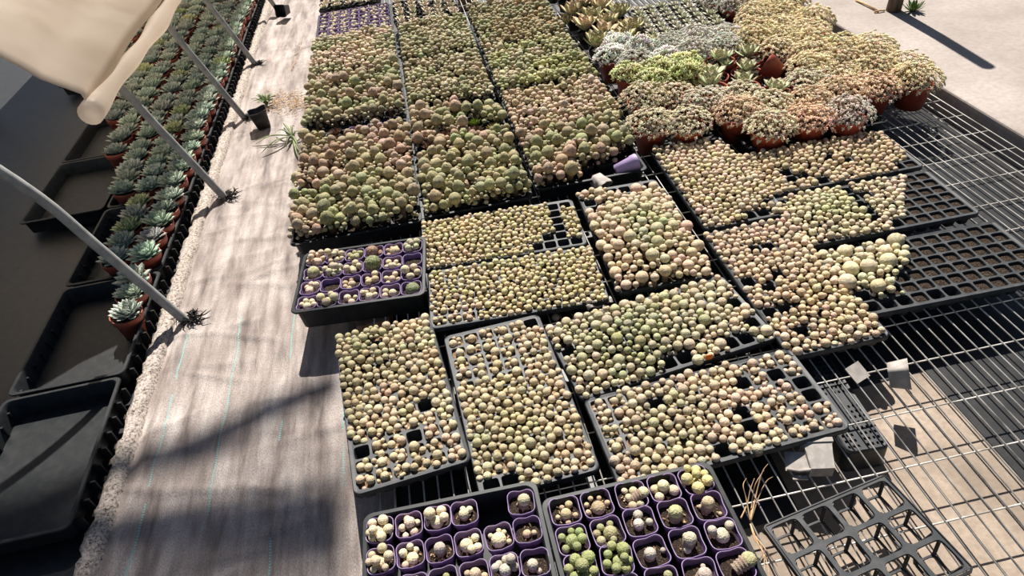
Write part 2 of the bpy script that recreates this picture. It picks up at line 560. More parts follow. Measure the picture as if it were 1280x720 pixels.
# ------------------------------------------------------------------ trays
def add_plug_tray_mesh(w, d, nx, ny, depth):
    """top sheet with rounded square cells, tapered cups, outer lip"""
    b = MB()
    lip = 0.010
    iw, idp = w - 2 * lip, d - 2 * lip
    px, py = iw / nx, idp / ny
    N = 16
    unit = []
    for k in range(N):                      # points round a square, corners included
        a = k / N * 4; s = int(a); f = a - s
        unit.append([(1 - 2 * f, 1), (-1, 1 - 2 * f), (-1 + 2 * f, -1), (1, -1 + 2 * f)][s])
    unit = np.array(unit)
    ang = np.arctan2(unit[:, 1], unit[:, 0])
    p = 5.0
    sup = np.stack([np.sign(np.cos(ang)) * np.abs(np.cos(ang)) ** (2 / p), np.sign(np.sin(ang)) * np.abs(np.sin(ang)) ** (2 / p)], 1)
    for i in range(nx):
        for j in range(ny):
            c = np.array([-iw / 2 + (i + .5) * px, -idp / 2 + (j + .5) * py])
            z = lambda q, h: np.concatenate([q, np.full((N, 1), h)], 1)
            outer = z(c + unit * [px / 2, py / 2], 0.0)
            inn = z(c + sup * [px * .44, py * .44], 0.0)
            inn2 = z(c + sup * [px * .425, py * .425], -0.003)
            bot = z(c + sup * [px * .30, py * .30], -depth)
            b.loft([outer, inn, inn2, bot], cap1=True)
    # lip: flat rim then flange
    def ring(ww, dd, h): return rrect(ww, dd, 0.018, h, 4)
    sq = rrect(iw, idp, 0.0005, 0.0, 4)
    b.loft([sq, ring(w - .004, d - .004, 0.0015), ring(w, d, -0.001), ring(w + .002, d + .002, -0.012), ring(w - .004, d - .004, -0.012)], flip=True)
    return b


_plug_cache = {}
def plug_tray(x, y, rz, w, d, nx, ny, zr, label, depth=0.045, soil=None, soilmat='soil'):
    key = (w, d, nx, ny)
    root = empty('plug_tray', (x, y, zr), rz, label, 'plant tray', 'black plug trays of ball cacti')
    if key not in _plug_cache:
        _plug_cache[key] = add_plug_tray_mesh(w, d, nx, ny, depth).mesh('tray_body', smooth=False)
    link_mesh('tray_body', _plug_cache[key], M['plug'], root)
    iw, idp = w - .02, d - .02
    b = MB()
    for i in range(nx):
        for j in range(ny):
            if soil is not None and not soil(i, j): continue
            cx, cy = -iw / 2 + (i + .5) * iw / nx, -idp / 2 + (j + .5) * idp / ny
            L = rrect(iw / nx * .80, idp / ny * .80, .006, 0, 2)
            n = len(L)
            V = np.concatenate([L + [cx, cy, -0.009], [[cx, cy, -0.005]]])
            b.add(V, [(k, (k + 1) % n, n) for k in range(n)])
    if b.n:
        o = b.build('soil', M[soilmat], root); o['kind'] = 'stuff'
    return root


def deep_tray(x, y, rz, w, d, zb, h, label, name='nursery_tray', group='deep black nursery trays', ribs=False, tilt=0.0):
    root = empty(name, (x, y, zb), rz, label, 'plant tray', group)
    root.rotation_euler = (0, tilt, rz)
    b = MB()
    tp = 0.006
    R = lambda ww, dd, z, r=.022: rrect(ww, dd, r, z, 5)
    b.loft([R(w - 2 * tp - .02, d - 2 * tp - .02, 0.0), R(w - .022, d - .022, h - .006), R(w - .020, d - .020, h - .005), R(w - .002, d - .002, h - .006), R(w, d, h - .003), R(w - .003, d - .003, h), R(w - .020, d - .020, h + .0005), R(w - .027, d - .027, h - .004), R(w - 2 * tp - .026, d - 2 * tp - .026, 0.003)], cap0=True, cap1=True)
    if ribs:
        for sx in (1, -1):
            for k in range(9):
                yy = -d / 2 + (k + .7) * d / 9.4
                x0, x1 = (w / 2 - .022, w / 2 + .010) if sx > 0 else (-w / 2 + .008, -w / 2 + .022)
                b.box((x0, yy - .003, 0.002), (x1, yy + .003, h - .02))
    sharp(b.build('tray_body', M['black'], root), 40)
    return root


# ------------------------------------------------------------------ packing of ball cacti
def pack(w, d, passes, hfun, accept, r, marg=0.004):
    """non-overlapping spheres over a w x d bed: list of (x, y, z, rad)"""
    g = 0.035
    grid = {}
    out = []
    for rmin, rmax, tries, dz, zj, pw in passes:
        U = r.uniform(-w / 2 + marg, w / 2 - marg, tries); Vv = r.uniform(-d / 2 + marg, d / 2 - marg, tries)
        RR = rmin + (rmax - rmin) * r.uniform(0, 1, tries) ** pw; ZJ = r.uniform(-1, 1, tries) * zj
        for u, v, rad, zz in zip(U.tolist(), Vv.tolist(), RR.tolist(), ZJ.tolist()):
            if not accept(u, v, rad): continue
            z = hfun(u, v) + dz + zz
            ci, cj = int(math.floor(u / g)), int(math.floor(v / g))
            ok = True
            for a in (ci - 1, ci, ci + 1):
                for c in (cj - 1, cj, cj + 1):
                    for q in grid.get((a, c), ()):
                        s = (q[3] + rad) * 1.01
                        if (q[0] - u) ** 2 + (q[1] - v) ** 2 + (q[2] - z) ** 2 < s * s:
                            ok = False; break
                    if not ok: break
                if not ok: break
            if ok:
                p = (u, v, z, rad)
                out.append(p); grid.setdefault((ci, cj), []).append(p)
    return out


def group_cells(balls, w, d, nx, ny):
    cells = {}
    for p in balls:
        i = min(nx - 1, max(0, int((p[0] + w / 2) / w * nx))); j = min(ny - 1, max(0, int((p[1] + d / 2) / d * ny)))
        cells.setdefault((i, j), []).append(p)
    return cells


def clump_geometry(b, ps, org, Rm, colf, r, templ=None, big=0.0125):
    for (u, v, z, rad) in ps:
        if templ is None: T = B3[r.integers(3)] if rad > big else B2[r.integers(3)]
        else: T = templ[r.integers(len(templ))] if rad > big else B2[r.integers(3)]
        V, F = T
        P = (V @ randrot(r).T) * rad + np.array([u, v, z])
        b.add(P @ Rm.T - org, F, colf(u, v, r))


def stalk(b, ps, org, Rm, zlow, col):
    """woody old stem that carries the clump"""
    m = max(ps, key=lambda p: p[3])
    lo = min(p[2] for p in ps)
    if m[2] - m[3] > zlow:
        c = np.array([m[0], m[1], 0.0])
        pts = np.array([c + [0, 0, zlow - .002], c + [0, 0, (zlow + m[2]) / 2], c + [0, 0, m[2] - m[3] * .3]])
        b.tube(pts @ Rm.T - org, [m[3] * .55, m[3] * .5, m[3] * .6], 8, col)


def jitter_col(base, amt, r):
    return np.clip(base * (1 + r.normal(0, amt)) * (1 + r.normal(0, amt * .45, 3)), 0.01, 1)


def bed_clumps(tray, spec, split=False):
    """fill the cells of a plug tray with clumps, one thing per cell"""
    x, y, rz, w, d, nx, ny, zr = tray
    r = np.random.default_rng(spec['seed'])
    iw, idp = w - .02, d - .02
    pit = min(iw / nx, idp / ny)
    def cellof(u, v): return min(nx - 1, max(0, int((u + iw / 2) / iw * nx))), min(ny - 1, max(0, int((v + idp / 2) / idp * ny)))
    emp = spec.get('empty', lambda i, j: False); tight = spec.get('tight', lambda u, v: 1.0)
    emap = {(i, j): emp(i, j) for i in range(nx) for j in range(ny)}
    ctr = lambda i, j: (-iw / 2 + (i + .5) * iw / nx, -idp / 2 + (j + .5) * idp / ny)
    Rm = rotz(rz)
    def accept(u, v, rad):
        c = cellof(u, v)
        if emap[c]: return False
        tt = tight(u, v)
        if tt < 1:
            cx, cy = ctr(*c)
            lim = pit * (.5 * tt) - rad * .35
            if (u - cx) ** 2 + (v - cy) ** 2 > lim * lim: return False
        wp = Rm @ np.array([u, v, 0]) + [x, y, zr]
        return in_photo(wp, 10)
    hf = spec['h']
    balls = pack(iw + spec.get('over', .012), idp + spec.get('over', .012), spec['passes'], hf, accept, r)
    cells = group_cells(balls, iw, idp, nx, ny)
    n = 0
    for (i, j), ps in sorted(cells.items()):
        cx, cy = ctr(i, j)
        if len(ps) < spec.get('min', 2): continue
        org_l = np.array([cx, cy, -0.012])
        worg = Rm @ org_l + np.array([x, y, zr])
        ps = sorted(ps, key=lambda p: -p[3])
        if split:
            root = empty(spec['name'], worg, 0, spec['label'], spec['cat'], spec['group'])
            tint = jitter_col(spec['col'](cx, cy, r), .06, r)
            for k, (u, v, z, rad) in enumerate(ps):
                o = link_mesh('mother_stem' if k == 0 else 'offset', BALL_ME[r.integers(4)], None, root)
                p = Rm @ np.array([u, v, z]) + [x, y, zr] - worg
                o.location = p
                o.rotation_euler = (r.normal(0, .22), r.normal(0, .22), r.uniform(0, 6.28))
                s = rad * .97
                o.scale = (s, s, s * r.uniform(.95, 1.08))
                o.color = (*np.clip(tint * (1 + r.normal(0, .11)) * (1 + r.normal(0, .03, 3)), 0, 1), 1)
            u, v, z, rad = ps[0]
            if rad > .0098 and r.uniform() < .6 and z < .012:
                o = link_mesh('old_stem', None or SKIRTS[0], None, root); o.location = Rm @ np.array([u, v, z - rad * 1.15]) + [x, y, zr] - worg
                o.scale = (rad * 1.08, rad * 1.08, rad * 1.0)
        else:
            b = MB()
            cf = spec['col']
            clump_geometry(b, ps, org_l @ Rm.T, Rm, lambda u, v, rr: jitter_col(cf(u, v, rr), .10, rr), r, spec.get('templ'))
            stalk(b, ps, org_l @ Rm.T, Rm, -0.01, S(120, 100, 82))
            o = b.build(spec['name'], M['cact_attr'])
            o.location = worg
            tag(o, spec['label'], spec['cat'], spec['group'])
        n += 1
    return n


def gauss(u, v, cu, cv, su, sv): return math.exp(-((u - cu) / su) ** 2 - ((v - cv) / sv) ** 2)


ZR = 0.125
P_STD = [(0.0098, 0.0128, 800, 0.002, 0.003, 1.6), (0.0075, 0.0098, 6000, 0.0, 0.005, 1.0), (0.0052, 0.0075, 7000, -0.001, 0.006, 1.0), (0.0055, 0.008, 3600, -0.010, 0.003, 1.0)]
P_SMALL = [(0.0085, 0.0108, 500, 0.002, 0.003, 1.4), (0.0068, 0.0088, 6500, 0.0, 0.004, 1.0), (0.005, 0.0068, 4500, -0.002, 0.004, 1.0), (0.0055, 0.007, 3000, -0.010, 0.003, 1.0)]
BEIGE, TAN, OLIVE, PINKISH, YELLOW, GREYG = S(212, 198, 170), S(202, 182, 152), S(172, 170, 130), S(218, 194, 174), S(200, 188, 136), S(188, 184, 158)
mixc = lambda a, b, f: a * (1 - f) + b * f

PLUGS = [
 # name, x, y, rot deg, w, d, nx, ny, label
 ('C', -0.231, 1.237, 5.7, .28, .545, 6, 12, 'black plug tray of beige ball cacti lying along the edge of the ground mat'),
 ('D', 0.0655, 1.149, 3.0, .28, .55, 6, 12, 'black plug tray of ball cacti with bare cells showing along its far short end'),
 ('E', 0.515, 0.968, 2.6, .555, .27, 12, 6, 'wide black plug tray of tan ball cacti beside the bare wire mesh and crushed pot'),
 ('F', 0.484, 1.262, 7.2, .555, .285, 12, 6, 'wide black plug tray whose cacti bulge up into a green grey heap'),
 ('G2', 0.147, 1.575, -3.3, .525, .27, 12, 6, 'black plug tray of yellowish pinhead cacti nearer of the two behind the purple pots'),
 ('G1', 0.152, 1.857, -3.3, .535, .275, 12, 6, 'black plug tray of yellowish pinhead cacti with a corner of empty square cells'),
 ('H', 0.585, 1.725, -1.9, .29, .565, 6, 12, 'black plug tray buried under a high mound of pale cacti'),
 ('I', 0.925, 1.935, 0.0, .28, .55, 6, 12, 'black plug tray of pinkish ball cacti in front of the red brown sedum pots'),
 ('J', 0.906, 1.362, 0.5, .275, .56, 6, 12, 'black plug tray of peach ball cacti running down to the bare wire mesh'),
 ('K', 1.325, 1.905, -0.5, .56, .27, 12, 6, 'wide black plug tray of tan ball cacti below the front row of sedum pots'),
 ('L', 1.312, 1.615, -0.5, .56, .27, 12, 6, 'wide black plug tray of pale green ball cacti split by a dark gap'),
 ('M', 1.312, 1.300, -1.0, .56, .28, 12, 6, 'black plug tray of large white skinned ball cacti spilling over the edge'),
]
PT = {p[0]: (p[1], p[2], math.radians(p[3]), p[4], p[5], p[6], p[7], ZR) for p in PLUGS}
rr_ = np.random.default_rng(77)
rnd_empty = {k: rr_.uniform(0, 1, (12, 12)) for k in 'CDEFGHIJKLM'}


def empC(i, j): return (i, j) in {(0, 2), (2, 10), (4, 4), (3, 2)} or (i == 0 and j == 0 and False)
def empD(i, j): return (i, j) in {(5, 11), (0, 0), (1, 0)}
def empE(i, j): return (i, j) in {(7, 1), (11, 3), (10, 4), (8, 4), (11, 2), (3, 4), (7, 2), (5, 0)}
def empF(i, j): return (i, j) in {(11, 1), (10, 0), (11, 3), (9, 0), (6, 0), (5, 0), (0, 3)}
def empG1(i, j): return (i >= 9 and j == 0) or (i in (9, 10) and j == 1) or (i == 10 and j in (2, 4, 5)) or (i == 8 and j == 0) or (i == 11 and j == 5) or (i == 10 and j == 3)
def empH(i, j): return (i, j) in {(0, 10), (0, 9), (2, 11), (3, 11), (4, 11), (3, 10), (1, 9), (5, 11)}
def empI(i, j): return (i, j) in {(5, 11), (3, 0), (4, 0), (5, 1)}
def empJ(i, j): return (i, j) in {(1, 5), (0, 3), (1, 3), (1, 1), (0, 6), (3, 9), (2, 6), (2, 9)}
def empK(i, j): return (i, j) in {(2, 1), (3, 1), (2, 2), (6, 3), (7, 2), (10, 0), (4, 0)}
def empL(i, j): return i == 5 and j > 0 or (i, j) in {(6, 0), (6, 4), (0, 5)}
def empM(i, j): return (i, j) in {(0, 1), (4, 0), (5, 0), (1, 0), (2, 0), (0, 0)}


def colC(u, v, r): return mixc(mixc(BEIGE, TAN, r.uniform()), OLIVE, 0.75 * gauss(u, v, -.06, .19, .10, .12) + .25 * (r.uniform() < .3))
def colD(u, v, r): return mixc(mixc(BEIGE, TAN, r.uniform()), OLIVE, 0.55 * gauss(u, v, -.04, -.10, .12, .14) + .2 * (r.uniform() < .3))
def colE(u, v, r): return mixc(mixc(BEIGE, PINKISH, .3 + .7 * r.uniform()), OLIVE, 0.7 * gauss(u, v, -.12, .0, .13, .12))
def colF(u, v, r): return mixc(mixc(BEIGE, PINKISH, .4 * r.uniform()), mixc(GREYG, S(150, 158, 108), r.uniform()), min(1, 0.95 * gauss(u, v, -.11, .0, .17, .15) + .5 * gauss(u, v, .1, .03, .12, .10)))
def colG(u, v, r): return mixc(mixc(YELLOW, BEIGE, r.uniform(0, .8)), PINKISH, .5 * (r.uniform() < .22) + .3 * gauss(u, v, -.2, -.1, .12, .1))
def colH(u, v, r): return mixc(mixc(S(206, 186, 158), PINKISH, r.uniform() * .9), mixc(S(178, 184, 150), S(168, 176, 120), r.uniform()), .85 * gauss(u, v, .02, -.06, .11, .17) * (r.uniform() < .75))
def colI(u, v, r): return mixc(mixc(PINKISH, BEIGE, .7 * r.uniform()), S(198, 190, 132), .55 * (r.uniform() < .3))
def colJ(u, v, r): return mixc(mixc(PINKISH, TAN, .6 * r.uniform()), S(196, 182, 118), .7 * gauss(u, v, .03, -.10, .12, .14) * r.uniform())
def colK(u, v, r): return mixc(mixc(TAN, PINKISH, .7 * r.uniform()), S(188, 174, 126), .35 * r.uniform())
def colL(u, v, r): return mixc(mixc(BEIGE, PINKISH, .7 * r.uniform()), S(188, 190, 146), .9 * gauss(u, v, -.10, .02, .10, .12))
def colM(u, v, r): return mixc(mixc(S(214, 208, 176), BEIGE, r.uniform() * .8), S(186, 190, 120), .75 * gauss(u, v, .05, -.08, .2, .1))


flat = lambda u, v: 0.002
P_BIG = [(0.016, 0.0215, 50, 0.0, 0.004, 1.5), (0.0125, 0.016, 300, 0.0, 0.005, 1.3), (0.009, 0.0125, 4600, 0.0, 0.007, 1.0), (0.0058, 0.0085, 8000, -0.001, 0.008, 1.0), (0.006, 0.008, 2000, -0.013, 0.003, 1.0)]
SPECS = {
 'C': dict(seed=1, name='button_cactus', cat='cactus', label='clump of small beige ball cactus in the plug tray along the ground mat', group='cactus clumps in the tray along the mat',
           passes=P_STD, h=lambda u, v: .002 + .022 * gauss(u, v, -.05, .20, .10, .10), col=colC, empty=empC, tight=lambda u, v: 0.92 if v < -.10 else 1.0),
 'D': dict(seed=2, name='button_cactus', cat='cactus', label='clump of small tan ball cactus in the plug tray with bare far cells', group='cactus clumps in the tray with bare far cells',
           passes=P_STD, h=lambda u, v: .001 + .006 * gauss(u, v, 0, -.1, .12, .15), col=colD, empty=empD, tight=lambda u, v: 0.80 if v > .07 and u < .07 else 1.0),
 'E': dict(seed=3, name='button_cactus', cat='cactus', label='clump of tan ball cactus in the wide plug tray beside the wire mesh', group='cactus clumps in the wide tray beside the mesh',
           passes=P_STD, h=lambda u, v: .002 + .008 * gauss(u, v, -.05, .03, .2, .1), col=colE, empty=empE, tight=lambda u, v: 0.78 if u < -.19 and v > -.05 else (0.95 if u > .1 else 1.0)),
 'F': dict(seed=4, name='green_grey_cactus', cat='cactus', label='clump of green grey ball cactus in the heaped wide plug tray', group='cactus clumps in the heaped wide tray',
           passes=[(0.013, 0.0165, 160, 0.0, 0.004, 1.5)] + P_STD, h=lambda u, v: .002 + .034 * gauss(u, v, -.11, .02, .15, .12) + .012 * gauss(u, v, .1, .0, .12, .1), col=colF, empty=empF),
 'G2': dict(seed=5, name='pinhead_cactus', cat='cactus', label='clump of tiny yellowish ball cactus in the nearer pinhead tray', group='cactus clumps in the nearer pinhead tray',
            passes=P_SMALL, h=lambda u, v: .002 + .012 * gauss(u, v, .08, .0, .15, .1), col=colG, tight=lambda u, v: .85 if (u < -.1 and v < -.06) else 1.0),
 'G1': dict(seed=6, name='pinhead_cactus', cat='cactus', label='clump of tiny yellow green ball cactus in the tray with empty corner cells', group='cactus clumps in the tray with empty corner cells',
            passes=P_SMALL, h=lambda u, v: .002 + .016 * gauss(u, v, -.1, .0, .18, .1), col=colG, empty=empG1),
 'H': dict(seed=7, name='mounded_cactus', cat='cactus', label='clump of pale ball cactus heads on the high mound', group='cactus clumps on the high mound',
           passes=P_BIG, h=lambda u, v: .002 + .055 * min(1.0, 1.35 * gauss(u, v, .0, -.06, .13, .22)) , col=colH, empty=empH, over=.02),
 'I': dict(seed=8, name='peach_cactus', cat='cactus', label='clump of pinkish ball cactus in the tray just before the sedum pots', group='cactus clumps in the tray before the sedum pots',
           passes=P_STD, h=lambda u, v: .003 + .022 * gauss(u, v, .0, .0, .12, .22), col=colI, empty=empI),
 'J': dict(seed=9, name='peach_cactus', cat='cactus', label='clump of peach ball cactus in the tray running down to the mesh', group='cactus clumps in the tray running to the mesh',
           passes=P_STD, h=lambda u, v: .002 + .018 * gauss(u, v, .02, -.05, .12, .18), col=colJ, empty=empJ),
 'K': dict(seed=10, name='peach_cactus', cat='cactus', label='clump of tan ball cactus in the tray under the front sedum pots', group='cactus clumps in the tray under the sedum pots',
           passes=P_STD, h=lambda u, v: .002 + .016 * gauss(u, v, -.02, .05, .2, .08), col=colK, empty=empK),
 'L': dict(seed=12, name='pale_green_cactus', cat='cactus', label='clump of pale green ball cactus in the tray split by a gap', group='cactus clumps in the split tray',
           passes=P_STD, h=lambda u, v: .002 + .024 * gauss(u, v, -.12, .0, .12, .1), col=colL, empty=empL),
 'M': dict(seed=13, name='white_ball_cactus', cat='cactus', label='clump of large whitish ball cactus in the overflowing corner tray', group='cactus clumps in the overflowing tray',
           passes=[(0.019, 0.027, 120, 0.0, 0.004, 1.2)] + P_BIG, h=lambda u, v: .004 + .026 * gauss(u, v, -.05, -.02, .25, .12), col=colM, empty=empM),
}
for p in PLUGS:
    x, y, rz, w, d, nx, ny, zr = PT[p[0]]
    plug_tray(x, y, rz, w, d, nx, ny, zr, p[8], soil=(lambda i, j, q=p[0]: not SPECS[q].get('empty', lambda i, j: False)(i, j)), soilmat='sandsoil' if p[0] in 'CDE' else 'soil')
    SPECS[p[0]]['n'] = bed_clumps(PT[p[0]], SPECS[p[0]], split=p[0] in 'CDE')
print('clumps', {k: s.get('n') for k, s in SPECS.items()})

# ------------------------------------------------------------------ wire bench
ZB = 0.073
root = empty('wire_bench', (0, 0, 0), 0, 'low bench of pale welded wire mesh carrying the cactus trays', 'bench')
b = MB()
xs = np.arange(-0.535, 2.03, 0.0345)
for x in xs:
    if x < -.46: continue
    y0 = 1.66 if x < -0.30 else 0.30
    b.tube([(x, y0, ZB), (x, 5.0, ZB)], 0.0021, 6)
b.build('long_wires', M['wire'], root)['kind'] = 'stuff'
b = MB()
for y in np.arange(0.345, 5.0, 0.1365):
    x0 = -0.45 if y > 1.66 else -0.30
    b.tube([(x0, y, ZB - .0032), (2.02, y, ZB - .0032)], 0.0022, 6)
b.build('cross_wires', M['wire'], root)['kind'] = 'stuff'
for (x, y) in ((-0.30, 1.7), (-0.30, 3.2), (-0.3, 4.6), (0.36, 1.75), (0.36, 3.3), (0.38, 4.7), (0.98, 2.5), (1.0, 3.9), (1.6, 2.4), (1.7, 3.9), (1.85, 1.2), (0.25, .5), (-0.2, .55), (1.9, .5)):
    b = MB(); b.box((x - .05, y - .1, -.0155), (x + .05, y + .1, ZB - .0052))
    b.build('brick_foot', M['brick'], root, smooth=False)

# ------------------------------------------------------------------ pots
_pot = {}
RIM_ME = {}
def square_pot_meshes(kind, w, h, soil_drop=.012):
    key = (kind, w, h)
    if key in _pot: return _pot[key]
    b = MB(); wv = .0022
    R = lambda k, z, r=.012: rrect(w * k, w * k, r * k, z, 4, 1e-9)
    def Rw(k, z, amp): 
        L = rrect(w * k, w * k, .014 * k, z, 4, amp); return L
    b.loft([R(.68, 0), R(.80, h * .5), R(.93, h - .012), R(.965, h - .011), Rw(.975, h - .004, wv), Rw(1.0, h - .001, wv), Rw(.985, h + .0005, wv), Rw(.955, h - .003, wv), R(.925, h - .013), R(.88, h - .02), R(.66, .003)], cap0=True, cap1=True)
    me = b.mesh('pot')
    k = .90
    L = rrect(w * k * .985, w * k * .985, .012, h - soil_drop - .006, 4)
    n = len(L); b2 = MB()
    V = [L]
    for s, dz in ((.72, .0035), (.4, .002)):
        V.append(L * [s, s, 1] + [0, 0, dz])
    V.append(np.array([[0, 0, h - soil_drop - .002]]))
    F = []
    for q in range(2):
        for i in range(n):
            F.append((q * n + i, q * n + (i + 1) % n, (q + 1) * n + (i + 1) % n, (q + 1) * n + i))
    F += [(2 * n + i, 2 * n + (i + 1) % n, 3 * n) for i in range(n)]
    b2.add(np.concatenate(V), F)
    b3 = MB()
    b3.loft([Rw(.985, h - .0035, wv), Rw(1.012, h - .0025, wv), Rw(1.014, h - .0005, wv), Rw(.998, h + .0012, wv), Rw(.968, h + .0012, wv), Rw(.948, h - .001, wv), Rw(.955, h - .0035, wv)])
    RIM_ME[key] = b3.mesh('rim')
    _pot[key] = (me, b2.mesh('soil'))
    return _pot[key]


def round_pot_mesh(key, rt, rb, h, drop):
    if key in _pot: return _pot[key]
    a = np.arange(28) * 2 * np.pi / 28
    C = lambda r, z: np.stack([r * np.cos(a), r * np.sin(a), np.full(28, z)], 1)
    b = MB()
    b.loft([C(rb, 0), C(rb + (rt - rb) * .72, h * .74), C(rt * .995, h * .76), C(rt * 1.03, h - .002), C(rt * 1.02, h), C(rt * .97, h), C(rt * .95, h - .006), C(rb * .95, .003)], cap0=True, cap1=True)
    s = MB()
    V = np.concatenate([C(rt * .955, h - drop), C(rt * .5, h - drop + .003), [[0, 0, h - drop + .004]]])
    F = [(i, (i + 1) % 28, 28 + (i + 1) % 28, 28 + i) for i in range(28)] + [(28 + i, 28 + (i + 1) % 28, 56) for i in range(28)]
    s.add(V, F)
    _pot[key] = (b.mesh('pot'), s.mesh('soil'))
    return _pot[key]


def flakes(n, rad, z, r, size=.007):
    b = MB()
    for k in range(n):
        a, q = r.uniform(0, 6.28), rad * math.sqrt(r.uniform(0, 1))
        L, w, th = r.uniform(.5, 1.3) * size, r.uniform(.15, .4) * size, .0006
        Mx = np.eye(4)
        E = Euler((r.normal(0, .5), r.normal(0, .5), r.uniform(0, 6.28))).to_matrix()
        Mx[:3, :3] = np.array(E); Mx[:3, 3] = (q * math.cos(a), q * math.sin(a), z + r.uniform(0, .004))
        b.box((-L / 2, -w / 2, -th), (L / 2, w / 2, th), Mx)
    return b


GREEN = S(152, 160, 108); DKGREEN = S(120, 128, 88); CREAM = S(228, 214, 184); GREY = S(196, 188, 176)


def potted_balls(name, base, rz, pw, ph, potmat, spec, label, group, r, tiltM=None):
    """pot > soil, husks, mother stem, old stem, offsets. spec = (main radius, n offsets, offset radius, colour, skirt rings, husk flakes, lean)"""
    rm, no, ro, col, rings, nf, lean = spec
    root = empty(name, base, rz, label, 'potted cactus', group)
    if tiltM is not None: root.rotation_euler = tiltM
    pm, sm = square_pot_meshes(potmat, pw, ph)
    link_mesh('pot', pm, M[potmat], root)
    link_mesh('rim', RIM_ME[(potmat, pw, ph)], M['purple_rim'], root)['label'] = 'pale rim with painted sunlight'
    so = link_mesh('soil', sm, M['soil'], root); so['kind'] = 'stuff'
    zs = ph - .015
    if nf:
        o = flakes(nf, pw * .36, zs + .001, r).build('dry_husks', M['husk'], root, smooth=False); o['kind'] = 'stuff'
    placed = []
    def ball(nm, p, rad):
        o = link_mesh(nm, BALL_ME[r.integers(4)], None, root)
        o.location = p; o.rotation_euler = (r.normal(0, .2), r.normal(0, .2), r.uniform(0, 6.28)); o.scale = (rad, rad, rad * r.uniform(.92, 1.06))
        o.color = (*jitter_col(col, .08, r), 1)
        placed.append((p[0], p[1], p[2], rad))
    if rm > 0:
        hz = rm * .55
        p0 = np.array([r.uniform(-.1, .1) * pw, r.uniform(-.1, .06) * pw, zs])
        ax = np.array([math.sin(lean), 0.25 * math.sin(lean), math.cos(lean)]); ax /= np.linalg.norm(ax)
        if rings:
            sh = rm * .42 * rings
            k = link_mesh('old_stem', SKIRTS[min(2, max(0, rings - 2))], None, root)
            k.location = p0 - ax * .004 + (np.array([0, 0, rm * .75]) if lean > .8 else 0)
            k.rotation_euler = Vector(ax).to_track_quat('Z', 'Y').to_euler()
            k.scale = (rm * 1.0, rm * 1.0, sh + .004)
            hz = sh + rm * .35
            p = p0 + ax * hz + (np.array([0, 0, rm * .75]) if lean > .8 else 0)
        else:
            p = p0 + ax * hz
        ball('mother_stem', p, rm)
    tries = 0; cnt = 0
    lim = pw * .5 * (1.0 if no > 6 else .86)
    while cnt < no and tries < 900:
        tries += 1
        rad = ro * r.uniform(.8, 1.3)
        a = r.uniform(0, 6.28); q = (lim - rad * .55) * math.sqrt(r.uniform(0.02, 1))
        p = np.array([q * math.cos(a), q * math.sin(a), zs + rad * (.7 if no < 6 else 1.0) + (.010 if no > 6 else 0) + r.uniform(0, .004 if tries < 200 else .016)])
        if all((p[0] - s[0]) ** 2 + (p[1] - s[1]) ** 2 + (p[2] - s[2]) ** 2 > ((rad + s[3]) * .97) ** 2 for s in placed):
            ball('offset', p, rad); cnt += 1
    return root


BR_ROWS = [
 [(.0115, 5, .0065, TAN, 2, 10, 0), (.0150, 5, .0065, TAN, 0, 26, 0), (.0120, 5, .0085, BEIGE, 4, 26, 1.25), (.0125, 3, .0118, CREAM, 3, 10, 0), (.0118, 7, .0100, S(214, 204, 146), 0, 2, 0)],
 [(.0150, 6, .0095, GREEN, 0, 4, 0), (.0150, 5, .0080, OLIVE, 0, 20, 0), (.0110, 2, .0090, GREY, 2, 3, 0), (.0145, 2, .0060, OLIVE, 4, 12, 0), (.0130, 2, .0050, TAN, 4, 12, 0.15)],
 [(.0138, 9, .0112, GREEN, 0, 0, 0), (.0138, 8, .0105, GREEN, 0, 0, 0), (.0120, 1, .0060, GREY, 2, 3, .1), (.0130, 3, .0070, GREY, 4, 2, .15), (.0150, 2, .0110, GREY, 0, 1, 0)],
 [(.0120, 5, .0085, OLIVE, 2, 4, 0), (.0125, 4, .0070, GREEN, 0, 6, 0), (.0130, 3, .0070, OLIVE, 2, 6, 0), (.0135, 2, .0060, GREY, 3, 2, .5), (.0150, 1, .0050, OLIVE, 4, 1, 1.2)],
]
BL_ROWS = [
 [(.0145, 10, .0095, CREAM, 0, 2, 0), (.0120, 5, .0080, CREAM, 3, 8, 0), (.0140, 6, .0115, CREAM, 0, 2, 0), (.0110, 2, .0060, CREAM, 2, 10, 0), None, (.0135, 1, .0040, BEIGE, 3, 14, .1)],
 [(.0150, 7, .0085, BEIGE, 0, 22, 0), (.0125, 4, .0085, CREAM, 0, 30, 0), (.0120, 0, .005, GREY, 3, 30, 0), (.0140, 4, .0105, CREAM, 0, 18, 0), (.0160, 4, .0065, S(222, 210, 176), 0, 12, 0), (.0090, 1, .0070, TAN, 0, 4, .6)],
 [(.0130, 6, .0085, BEIGE, 0, 14, 0), (.0125, 4, .0080, BEIGE, 0, 10, 0), (.0125, 3, .0085, GREEN, 2, 6, 0), (.0120, 4, .0085, TAN, 2, 6, 0), (.0120, 6, .0095, GREY, 2, 2, 0), (.0110, 1, .0060, GREY, 3, 2, 0)],
]
rP = np.random.default_rng(21)
ZT = .075
deep_tray(-0.128, 0.659, math.radians(-1.0), .388, .448, ZT, .072, 'deep black tray of small purple pots with one pot space left empty')
deep_tray(0.262, 0.602, math.radians(.8), .384, .456, ZT, .072, 'deep black tray of purple cactus pots beside the dry grass on the mesh')
PW = .0615
